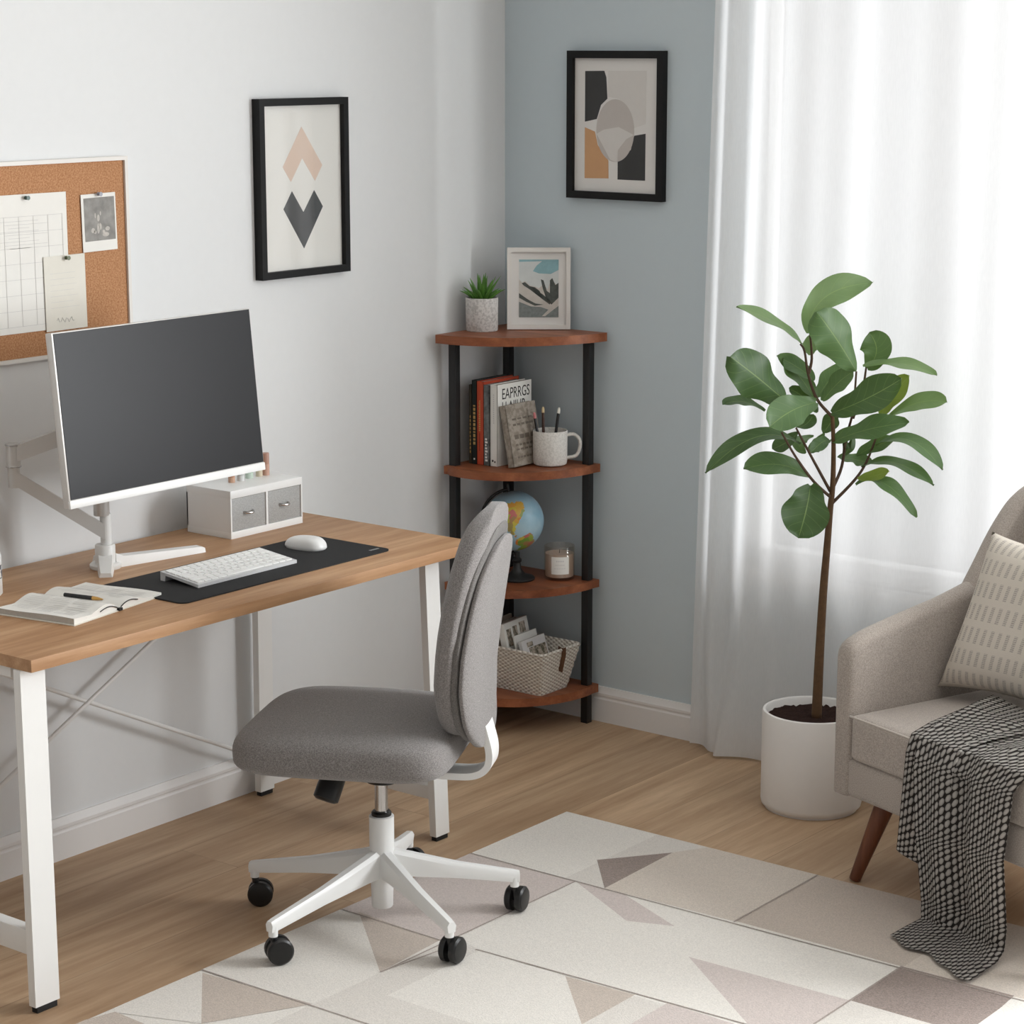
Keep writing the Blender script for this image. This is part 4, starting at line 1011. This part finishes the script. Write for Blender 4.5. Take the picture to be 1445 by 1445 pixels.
for k, (a, ln) in enumerate(((-160, 0.318), (-92, 0.345), (-21, 0.312), (45, 0.305), (119, 0.305))):
    al = R(a) - CH_ROT; d = Vector((math.cos(al), math.sin(al), 0)); n = Vector((-d.y, d.x, 0))
    bm = bmesh.new(); V = []
    for t, z0, z1, w_ in ((0.008, 0.105, 0.172, 0.016), (0.05, 0.104, 0.160, 0.0145), (ln * .55, 0.094, 0.129, 0.0125), (ln - 0.012, 0.078, 0.104, 0.011), (ln, 0.078, 0.101, 0.0105)):
        c = d * t; V.append([bm.verts.new(c - n * w_ * .8 + Vector((0, 0, z0))), bm.verts.new(c + n * w_ * .8 + Vector((0, 0, z0))), bm.verts.new(c + n * w_ + Vector((0, 0, z1 - .008))), bm.verts.new(c + n * w_ * .55 + Vector((0, 0, z1))), bm.verts.new(c - n * w_ * .55 + Vector((0, 0, z1))), bm.verts.new(c - n * w_ + Vector((0, 0, z1 - .008)))])
    bm.faces.new(V[0]); bm.faces.new(V[-1])
    for p, q in zip(V, V[1:]):
        for j in range(6): bm.faces.new((p[j], p[(j + 1) % 6], q[(j + 1) % 6], q[j]))
    bevel_all(bm, 0.002, 2, 35)
    lathe(bm, [(0, 0.066), (0.010, 0.066), (0.0105, 0.09), (0, 0.095)], 16, tuple(d * (ln - 0.011)))
    leg = finish(bm, 'base_leg', M['whiteplastic'], ch, 40)
    # twin wheel caster under the leg end, swivelled its own way
    sw = al + R((200, 150, 120, 60, 240)[k]); f_ = Vector((math.cos(sw), math.sin(sw), 0)); s_ = Vector((-f_.y, f_.x, 0))
    floor_z = RT + 0.0017 if k else 0.0003
    c = d * (ln - 0.011) + f_ * 0.012 + Vector((0, 0, floor_z + 0.0285)); rw = 0.0285
    bm = bmesh.new()
    for sgn in (-1, 1):
        prof = [(0.0, 0.004), (0.020, 0.004), (rw, 0.006), (rw, 0.017), (rw - 0.004, 0.021), (0.016, 0.0225), (0.0, 0.0225)]
        rings = []
        for r_, h_ in prof:
            ctr = c + s_ * sgn * h_
            if r_ == 0: rings.append([bm.verts.new(ctr)])
            else: rings.append([bm.verts.new(ctr + f_ * r_ * math.cos(2 * math.pi * j / 24) + Vector((0, 0, 1)) * r_ * math.sin(2 * math.pi * j / 24)) for j in range(24)])
        for p, q in zip(rings, rings[1:]):
            for j in range(24):
                j2 = (j + 1) % 24
                if len(p) == 1: bm.faces.new((p[0], q[j2], q[j]))
                elif len(q) == 1: bm.faces.new((p[j], p[j2], q[0]))
                else: bm.faces.new((p[j], p[j2], q[j2], q[j]))
    tube(bm, [c - f_ * 0.006 + Vector((0, 0, 0.0)), d * (ln - 0.011) + Vector((0, 0, 0.067))], 0.008, 12)
    finish(bm, 'caster', M['blackplastic'], leg, 35)
# seat: soft waterfall cushion
def seat_pt(u, v): pass
bm = bmesh.new(); superbox(bm, 0.476, 0.470, 0.112, 5.4, 72, 28, (0.052, 0, 0.426), 4.2)
for v in bm.verts:
    x, y, z = v.co
    if z > 0.426:
        v.co.z += 0.006 * math.exp(-((x - 0.05) / 0.2) ** 2) - 0.010 * max(0, (x - 0.18) / 0.12) ** 2 - 0.006 * (y / 0.235) ** 2
    else: v.co.z += 0.010 * (abs(y) / 0.235) ** 3
finish(bm, 'seat', M['chairfab'], ch, 180)
# backrest built from stacked outlines: axis leans back with height
def back_axis(z):     # centre plane x of the backrest
    tab = [(0.425, -0.208), (0.50, -0.199), (0.58, -0.198), (0.66, -0.207), (0.74, -0.219), (0.82, -0.233), (0.90, -0.251), (0.945, -0.262)]
    for (a, xa), (b, xb) in zip(tab, tab[1:]):
        if z <= b: t = (z - a) / (b - a); return xa + (xb - xa) * t
    return tab[-1][1]
def back_half(t, hw, top=0.935, bot=0.43):   # half width at t 0..1 bottom->top
    s = 2 * t - 1
    prof = (1 - abs(s) ** 3.0) ** (1 / 2.6)
    return hw * prof * (1.0 - 0.10 * max(0, s) - 0.14 * max(0, -s))
def back_slab(bm, x_front, x_rear, hw, bot, top, puff_f, puff_r, nz=34, ny=26):
    """closed cushion slab; offsets measured from the axis, front is +x"""
    F, B = [], []
    for i in range(nz + 1):
        t = 0.5 - 0.5 * math.cos(math.pi * i / nz); z = bot + (top - bot) * t; h = max(back_half(t, hw), 0.0015); xa = back_axis(z)
        rf, rb = [], []
        for j in range(ny + 1):
            q = math.sin(math.pi / 2 * (2 * j / ny - 1)); y = h * q
            edge = max(abs(q), abs(2 * t - 1)); rim = (1 - edge ** 6) ** 0.5
            curve = 0.011 * (y / 0.2) ** 2      # wraps slightly forward at the sides
            mid = (x_front + x_rear) / 2
            rf.append(bm.verts.new((xa + curve + mid + (x_front - mid + puff_f * rim) * (0.35 + 0.65 * rim), y, z)))
            rb.append(bm.verts.new((xa + curve + mid + (x_rear - mid - puff_r * rim) * (0.35 + 0.65 * rim), y, z)))
        F.append(rf); B.append(rb)
    for i in range(nz):
        for j in range(ny):
            bm.faces.new((F[i][j], F[i + 1][j], F[i + 1][j + 1], F[i][j + 1])); bm.faces.new((B[i][j], B[i][j + 1], B[i + 1][j + 1], B[i + 1][j]))
        for j in (0, ny): bm.faces.new((F[i][j], F[i + 1][j], B[i + 1][j], B[i][j]))
    for j in range(ny):
        for i in (0, nz): bm.faces.new((F[i][j], F[i][j + 1], B[i][j + 1], B[i][j]))
bm = bmesh.new(); back_slab(bm, 0.032, -0.012, 0.196, 0.450, 0.948, 0.014, 0.006); finish(bm, 'backrest_cushion', M['chairfab'], ch, 180)
bm = bmesh.new(); back_slab(bm, 0.002, -0.022, 0.187, 0.436, 0.908, 0.0, 0.0); finish(bm, 'backrest_band', M['chairfab_shaded'], ch, 180)
bm = bmesh.new(); back_slab(bm, -0.018, -0.034, 0.184, 0.425, 0.880, 0.0, 0.007); finish(bm, 'backrest_rear_panel', M['chairfab'], ch, 180)
# flat white bar that carries the backrest
pts = smooth_pts([(0.02, 0, 0.362), (-0.10, 0, 0.356), (-0.17, 0, 0.354), (-0.215, 0, 0.358), (-0.242, 0, 0.376), (-0.248, 0, 0.408), (-0.239, 0, 0.450), (-0.226, 0, 0.495)], 6)
bm = bmesh.new(); L_, Rr = [], []
V = []
for i, p in enumerate(pts):
    d = (pts[min(i + 1, len(pts) - 1)] - pts[max(i - 1, 0)]).normalized(); nrm = Vector((-d.z, 0, d.x)) * 0.0075; w_ = 0.036
    V.append([bm.verts.new(p + nrm + Vector((0, -w_, 0))), bm.verts.new(p + nrm + Vector((0, w_, 0))), bm.verts.new(p - nrm + Vector((0, w_, 0))), bm.verts.new(p - nrm + Vector((0, -w_, 0)))])
bm.faces.new(V[0]); bm.faces.new(V[-1])
for a, b in zip(V, V[1:]):
    for k in range(4): bm.faces.new((a[k], a[(k + 1) % 4], b[(k + 1) % 4], b[k]))
bevel_all(bm, 0.003, 2, 40)
finish(bm, 'backrest_support', M['whiteplastic'], ch, 40)
bm = bmesh.new(); tube(bm, [(0.070, 0.10, 0.380), (0.080, 0.128, 0.345), (0.086, 0.140, 0.322), (0.087, 0.142, 0.318)], [0.025, 0.028, 0.028, 0.021], 20); finish(bm, 'tilt_knob', M['blackplastic'], ch, 40)

# ================================================================== POTTED FIG
PX, PY = 1.21, -0.28
fg = thing('potted_fig', 'tall green broad-leaved fig tree in a white cylinder pot by the curtain', 'plant', (PX, PY, 0))
bm = bmesh.new(); lathe(bm, [(0, 0.004), (0.120, 0.004), (0.126, 0.010), (0.128, 0.02), (0.128, 0.248), (0.126, 0.253), (0.120, 0.254), (0.117, 0.250), (0.116, 0.20), (0, 0.20)], 64); lathe(bm, [(0, 0), (0.118, 0), (0.118, 0.006), (0, 0.006)], 48)
finish(bm, 'pot', M['pot'], fg, 40)
bm = bmesh.new(); grid(bm, 28, 28, lambda a, b: (0.1165 * (2 * a - 1) * math.sqrt(max(0, 1 - (2 * b - 1) ** 2 / 2)), 0.1165 * (2 * b - 1) * math.sqrt(max(0, 1 - (2 * a - 1) ** 2 / 2)), 0.232 + random.uniform(-0.004, 0.004)))
finish(bm, 'soil', M['soil'], fg, 180)
LEAVES = [
(1.191,-0.320,1.210,1.211,-0.280,1.296,1.287,-0.182,1.328,-0.032,-0.001,0.027),
(1.157,-0.296,1.178,1.115,-0.354,1.235,1.062,-0.447,1.276,-0.014,0.018,0.014),
(1.305,-0.282,1.123,1.285,-0.349,1.208,1.257,-0.396,1.274,0.021,0.039,0.036),
(1.276,-0.178,1.117,1.298,-0.173,1.160,1.274,-0.167,1.202,-0.041,-0.013,0.001),
(1.278,-0.201,1.122,1.363,-0.173,1.135,1.464,-0.170,1.113,-0.003,0.022,0.011),
(1.162,-0.368,1.045,1.137,-0.452,1.108,1.108,-0.538,1.169,0.011,0.033,0.049),
(1.166,-0.239,1.035,1.123,-0.246,1.092,1.084,-0.264,1.133,0.006,0.031,0.013),
(1.186,-0.260,1.044,1.197,-0.227,1.083,1.215,-0.187,1.120,-0.028,0.002,0.009),
(1.256,-0.308,1.019,1.353,-0.308,1.065,1.431,-0.285,1.117,-0.024,0.010,0.039),
(1.073,-0.324,1.006,1.025,-0.348,1.030,0.991,-0.388,1.023,-0.012,0.019,0.010),
(1.229,-0.341,1.046,1.214,-0.429,1.035,1.193,-0.496,1.001,-0.034,-0.002,0.033),
(1.146,-0.292,0.970,1.161,-0.268,0.977,1.163,-0.241,0.997,-0.019,0.001,0.010),
(1.178,-0.330,0.936,1.116,-0.430,0.961,1.043,-0.538,0.878,-0.025,0.012,0.016),
(1.192,-0.294,0.846,1.148,-0.366,0.887,1.088,-0.439,0.879,-0.020,0.020,0.026),
(1.213,-0.329,0.837,1.227,-0.369,0.785,1.223,-0.397,0.718,-0.055,-0.029,0.012),
(1.234,-0.262,0.939,1.325,-0.253,0.978,1.419,-0.218,1.000,-0.014,0.021,0.026),
(1.337,-0.168,0.998,1.416,-0.170,1.043,1.495,-0.171,1.051,-0.007,0.018,0.022),
(1.315,-0.172,1.001,1.346,-0.174,1.053,1.388,-0.166,1.107,-0.026,0.004,0.018),
(1.318,-0.195,0.928,1.399,-0.170,0.947,1.485,-0.166,0.882,-0.001,0.027,0.012),
(1.261,-0.189,0.895,1.298,-0.173,0.922,1.356,-0.166,0.944,-0.012,0.012,0.017),
(1.282,-0.198,0.870,1.362,-0.174,0.888,1.465,-0.169,0.841,-0.002,0.023,0.010),
(1.289,-0.231,0.848,1.329,-0.225,0.859,1.370,-0.218,0.874,-0.007,0.013,0.014),
(1.287,-0.233,0.831,1.361,-0.225,0.844,1.448,-0.221,0.768,0.002,0.024,0.009),
(1.223,-0.219,0.893,1.243,-0.166,0.882,1.297,-0.174,0.879,-0.007,0.015,0.013),
(1.242,-0.293,0.949,1.247,-0.340,0.949,1.243,-0.381,0.929,-0.016,-0.003,0.011),
(1.222,-0.245,1.008,1.218,-0.236,0.993,1.199,-0.251,0.955,-0.022,-0.001,0.010),
(1.172,-0.284,1.151,1.171,-0.272,1.169,1.168,-0.262,1.200,-0.022,-0.007,0.001),
(1.168,-0.249,1.083,1.123,-0.247,1.111,1.073,-0.273,1.140,0.004,0.022,0.015),
(1.157,-0.258,0.903,1.132,-0.252,0.925,1.150,-0.212,0.936,-0.022,-0.004,0.001),
(1.245,-0.227,0.924,1.249,-0.199,0.930,1.240,-0.218,0.894,0.005,0.028,0.008),
(1.202,-0.261,1.038,1.240,-0.256,1.085,1.280,-0.250,1.117,-0.020,0.004,0.019),
(1.175,-0.244,1.003,1.145,-0.254,1.039,1.109,-0.270,1.061,0.003,0.021,0.013),
(1.219,-0.197,1.002,1.259,-0.166,1.018,1.304,-0.168,1.044,-0.013,0.010,0.019),
(1.157,-0.296,0.959,1.127,-0.307,0.932,1.100,-0.328,0.915,-0.016,0.007,0.016),
(1.203,-0.248,0.955,1.185,-0.261,0.922,1.182,-0.264,0.906,-0.017,-0.000,0.007),
]
TRUNK = [(1.217, -0.275, 0.23), (1.219, -0.273, 0.381), (1.223, -0.27, 0.55), (1.228, -0.266, 0.669), (1.232, -0.263, 0.764), (1.236, -0.26, 0.834), (1.235, -0.26, 0.932), (1.231, -0.264, 1.009)]
BRANCHES = [[(1.231, -0.263, 0.815), (1.204, -0.31, 0.903), (1.177, -0.344, 0.979)], [(1.235, -0.26, 0.797), (1.214, -0.315, 0.845), (1.187, -0.362, 0.913), (1.165, -0.391, 0.973)], [(1.233, -0.262, 0.781), (1.274, -0.218, 0.842), (1.291, -0.191, 0.887), (1.303, -0.169, 0.946)], [(1.237, -0.259, 0.825), (1.242, -0.229, 0.873), (1.25, -0.224, 0.948), (1.281, -0.25, 1.019), (1.305, -0.282, 1.122)], [(1.231, -0.264, 1.002), (1.191, -0.269, 1.041), (1.173, -0.284, 1.101), (1.164, -0.291, 1.161), (1.155, -0.297, 1.179)], [(1.173, -0.284, 1.106), (1.178, -0.279, 1.143), (1.194, -0.318, 1.212)], [(1.281, -0.25, 1.001), (1.283, -0.21, 1.065), (1.274, -0.179, 1.117)]]

def lp(p): return Vector(p) - Vector((PX, PY, 0))
bm = bmesh.new(); sp_ = smooth_pts([lp(p) for p in TRUNK], 6); tube(bm, sp_, [0.0135 + (0.0045 - 0.0135) * (i / (len(sp_) - 1)) ** 0.8 for i in range(len(sp_))], 14); finish(bm, 'trunk', M['bark'], fg, 180)
for br in BRANCHES:
    bm = bmesh.new(); sp_ = smooth_pts([lp(p) for p in br], 5); tube(bm, sp_, [0.0042 - 0.0018 * i / (len(sp_) - 1) for i in range(len(sp_))], 10); finish(bm, 'branch', M['twig'], fg, 180)
def fig_leaf(o, mat_, seed):
    B, Mi, T, W = (Vector(o[i:i + 3]) - (Vector((PX, PY, 0)) if i < 9 else Vector((0, 0, 0))) for i in (0, 3, 6, 9))
    rnd = random.Random(seed)
    ctrl = Mi * 2 - (B + T) / 2
    hw = W.length; Wn = W.normalized(); k_w = rnd.uniform(0.06, 0.13); ph = rnd.uniform(0, 6)
    def out(t):  # fiddle outline: narrow base, slight waist, broad rounded top
        return (math.sin(math.pi * min(1, t * 0.99 + 0.010)) ** 0.55) * (0.72 + 0.42 * t - 0.16 * math.exp(-((t - 0.33) / 0.14) ** 2)) 
    sgn = 1.0 if (T - B).normalized().cross(Wn).z < 0 else -1.0
    def pt(a, t):
        c = B * (1 - t) ** 2 + ctrl * 2 * t * (1 - t) + T * t * t
        d = ((ctrl - B) * (1 - t) + (T - ctrl) * t).normalized(); w = (Wn - d * Wn.dot(d)).normalized(); nn = d.cross(w)
        q = 2 * a - 1; ww = hw * out(t)
        cup = -0.16 * abs(q) ** 1.5 * hw + k_w * hw * math.sin(t * 13 + ph + (3 if q > 0 else 0)) * abs(q) ** 2
        s = sgn
        return c + w * q * ww + nn * cup * s
    bm = bmesh.new(); grid(bm, 10, 22, pt)
    lf = finish(bm, 'leaf', mat_, fg, 180)
TONE = ['leafsheen', 'leafsheen', 'leafmid', 'leafmid', 'leafsheen', 'leafdark', 'leafmid', 'leafmid', 'leafdark', 'leafdark', 'leafmid', 'leafdark', 'leafdark', 'leafmid', 'leafdark', 'leafmid', 'leafsheen', 'leaflime', 'leafmid', 'leafmid', 'leafmid', 'leaflime', 'leafmid', 'leafmid', 'leafdark', 'leafdark', 'leafsheen', 'leafmid', 'leafmid', 'leafdark', 'leafmid', 'leafdark', 'leafmid', 'leafdark', 'leafmid']
for i, o in enumerate(LEAVES): fig_leaf(o, M[TONE[i]], i)

# ================================================================== ARMCHAIR (local x along the front, y to the back)
AW = 0.86
ac = thing('armchair', 'beige upholstered armchair with slim sloping arms at the right edge', 'armchair', (1.493, -0.666, 0), (0, 0, R(-20)))
bm = bmesh.new(); box2(bm, (0.01, 0.000, 0.200), (AW - 0.01, 0.53, 0.292), 0.014, 3); finish(bm, 'seat_base', M['sofafab'], ac)
def loft_panel(name, cx, hw, stations):
    """upholstered upright panel with a fully rounded top: stations of (y, bottom z, top z, half width)"""
    bm = bmesh.new(); rings = []
    for y, zb, zt, h in stations:
        h = min(h, hw); r = h; pts = [(-h, zb + 0.004), (-h, zb + (zt - zb) * 0.5)]
        pts += [(-h * math.cos(math.pi * k / 10), zt - r * 0.9 + r * 0.9 * math.sin(math.pi * k / 10)) for k in range(11)]
        pts += [(h, zb + (zt - zb) * 0.5), (h, zb + 0.004), (h * 0.8, zb), (-h * 0.8, zb)]
        rings.append([bm.verts.new((cx + x, y, z)) for x, z in pts])
    n = len(rings[0])
    for p, q in zip(rings, rings[1:]):
        for k in range(n): bm.faces.new((p[k], p[(k + 1) % n], q[(k + 1) % n], q[k]))
    bm.faces.new(rings[0]); bm.faces.new(rings[-1]); finish(bm, name, M['sofafab'], ac, 50)
arm_prof = smooth_pts([(x, z, 0) for x, z in ((0.030, 0.574), (0.07, 0.587), (0.187, 0.613), (0.28, 0.632), (0.372, 0.657))], 4)
front = [(-0.006, 0.203, 0.535, 0.016), (-0.004, 0.201, 0.545, 0.021), (0.001, 0.200, 0.555, 0.0255), (0.010, 0.200, 0.564, 0.0285), (0.020, 0.200, 0.570, 0.029)]
for cx in (0.029, AW - 0.029): loft_panel('arm', cx, 0.029, front + [(p.x, 0.200, p.y, 0.029) for p in arm_prof])
back_prof = smooth_pts([(x, z, 0) for x, z in ((0.372, 0.658), (0.405, 0.707), (0.45, 0.776), (0.50, 0.836), (0.535, 0.862), (0.565, 0.875))], 4)
for cx in (0.030, AW - 0.030): loft_panel('back_wing', cx, 0.031, [(0.360, 0.205, 0.640, 0.029)] + [(p.x, 0.205, p.y, 0.031) for p in back_prof] + [(0.585, 0.240, 0.874, 0.026), (0.596, 0.30, 0.862, 0.014)])
bm = bmesh.new(); prism(bm, [(0.425, 0.205), (0.535, 0.205), (0.596, 0.86), (0.585, 0.885), (0.565, 0.892), (0.54, 0.885), (0.525, 0.86)], 0.05, AW - 0.05, lambda u, v, t: (t, u, v)); bevel_all(bm, 0.010, 3, 20); finish(bm, 'backrest', M['sofafab'], ac, 50)
bm = bmesh.new(); roundbox(bm, (AW - 0.118, 0.44, 0.108), (AW / 2, 0.214, 0.344), 0.016, 30)
for v in bm.verts:
    if v.co.z > 0.36: v.co.z += 0.022 * max(0, 1 - ((v.co.x - AW / 2) / (AW / 2 - 0.06)) ** 2) * max(0, 1 - ((v.co.y - 0.214) / 0.22) ** 2)
cush = finish(bm, 'seat_cushion', M['sofafab'], ac, 180)
x0, x1, y0, y1 = 0.063, AW - 0.063, -0.002, 0.41
bm = bmesh.new(); loop = [(x0, y1, 0.394), (x0, y0 + 0.05, 0.393), (x0 + 0.001, y0 + 0.012, 0.392), (x0 + 0.010, y0 + 0.003, 0.392), (x0 + 0.05, y0, 0.393), (x1 - 0.05, y0, 0.393), (x1 - 0.010, y0 + 0.003, 0.392), (x1 - 0.001, y0 + 0.012, 0.392), (x1, y0 + 0.05, 0.393), (x1, y1, 0.394)]
tube(bm, smooth_pts(loop, 6), 0.0026, 8); finish(bm, 'piping', M['piping'], cush, 180)
for bx, by, tx, ty in ((0.075, 0.010, 0.128, 0.055), (AW - 0.075, 0.010, AW - 0.128, 0.055), (0.075, 0.52, 0.128, 0.48), (AW - 0.075, 0.52, AW - 0.128, 0.48)):
    bm = bmesh.new(); tube(bm, [(bx, by, 0.0105 if bx > 0.4 and by < 0.2 else 0.0035), (tx, ty, 0.206)], [0.0135, 0.0245], 20); finish(bm, 'leg', M['legwood'], ac, 40)

# scatter cushion leaning in the corner of the armchair
sc = thing('scatter_cushion', 'cream scatter cushion with rows of grey dashes leaning in the armchair', 'cushion', (1.824, -0.476, 0.426), (0, 0, 0))
CW, CHh = 0.38, 0.385
wd = Vector((math.cos(R(-10)), math.sin(R(-10)), 0)); bk_ = Vector((-wd.y, wd.x, 0)); upc = (Vector((0, 0, 1)) * math.cos(R(15)) + bk_ * math.sin(R(15)) + wd * 0.17).normalized(); nn_ = wd.cross(upc)
def cushion_pt(sgn):
    def f(a, b):
        u, v = 2 * a - 1, 2 * b - 1
        pinch = 1 - 0.10 * (1 - abs(v) ** 2.2) * abs(u) ** 3; pinchv = 1 - 0.10 * (1 - abs(u) ** 2.2) * abs(v) ** 3
        th = 0.062 * max(0, (1 - u ** 4)) ** 0.6 * max(0, (1 - v ** 4)) ** 0.6
        return wd * (u * CW / 2 * pinch) + upc * (CHh / 2 + v * CHh / 2 * pinchv) + nn_ * sgn * th
    return f
bm = bmesh.new(); grid(bm, 40, 40, cushion_pt(1)); grid(bm, 40, 40, cushion_pt(-1)); bmesh.ops.remove_doubles(bm, verts=bm.verts[:], dist=0.0004)
finish(bm, 'cushion_cover', M['cushion'], sc, 180)

# knitted throw over the front of the armchair, trailing on the rug
tw = thing('knitted_throw', 'charcoal and cream knitted throw blanket draped over the armchair front', 'blanket', (1.493, -0.666, 0), (0, 0, R(-20)))
def lerp_tab(tab, u):
    for (a, va), (b, vb) in zip(tab, tab[1:]):
        if u <= b:
            t = (u - a) / (b - a); t = t * t * (3 - 2 * t) * 0.5 + t * 0.5
            return [p + (q - p) * t for p, q in zip(va, vb)]
    return list(tab[-1][1])
def cloth(bm, tab, nu, nv, folds, amp, length, width):
    """tab: u -> (left x, left y, left z, right x, right y, right z)"""
    tabs = tab
    def f(a, b):
        q = lerp_tab(tabs, b); s = a
        x = q[0] + (q[3] - q[0]) * s; y = q[1] + (q[4] - q[1]) * s; z = q[2] + (q[5] - q[2]) * s
        g = amp(b)
        w_ = sum(A * math.sin(k * s + ph + dr * b) for A, k, ph, dr in folds)
        return Vector((x, y - g[0] * w_, z + g[1] * w_))
    grid(bm, nu, nv, f, lambda a, b: (a * width, b * length))
bm = bmesh.new()
main = [(0.0, (0.225, 0.275, 0.436, 0.76, 0.26, 0.436)), (0.14, (0.25, 0.19, 0.436, 0.72, 0.18, 0.440)), (0.28, (0.285, 0.06, 0.424, 0.655, 0.06, 0.430)), (0.35, (0.305, -0.012, 0.412, 0.63, -0.012, 0.414)),
        (0.40, (0.318, -0.034, 0.368, 0.612, -0.034, 0.372)), (0.60, (0.338, -0.040, 0.20, 0.600, -0.040, 0.22)), (0.80, (0.365, -0.044, 0.055, 0.618, -0.040, 0.075)), (0.86, (0.375, -0.054, 0.022, 0.620, -0.046, 0.030)), (0.91, (0.372, -0.086, 0.014, 0.630, -0.075, 0.014)), (1.0, (0.392, -0.160, 0.012, 0.668, -0.186, 0.012))]
def amp_main(b):
    if b < 0.3: return (0.0, 0.008)
    if b < 0.42: return (0.011, 0.003)
    if b < 0.84: return (0.018, 0.0)
    return (0.012, 0.005 * (1.0 - (b - 0.84) / 0.16))
cloth(bm, main, 60, 110, [(0.75, 9.5, 0.8, -0.8), (0.45, 19, 2.0, 1.0)], amp_main, 0.98, 0.34)
flap = [(0.0, (0.225, 0.20, 0.428, 0.46, 0.22, 0.434)), (0.30, (0.255, 0.06, 0.420, 0.44, 0.06, 0.424)), (0.42, (0.268, -0.006, 0.408, 0.43, -0.006, 0.410)), (0.50, (0.272, -0.022, 0.37, 0.43, -0.024, 0.37)), (1.0, (0.258, -0.026, 0.140, 0.40, -0.030, 0.105))]
cloth(bm, flap, 30, 60, [(0.7, 8, 0.3, 0.5)], lambda b: (0.004, 0.003) if b < .45 else (0.008, 0.0), 0.52, 0.16)
bmesh.ops.solidify(bm, geom=bm.faces[:], thickness=0.006)
finish(bm, 'knit', M['knit'], tw, 180)
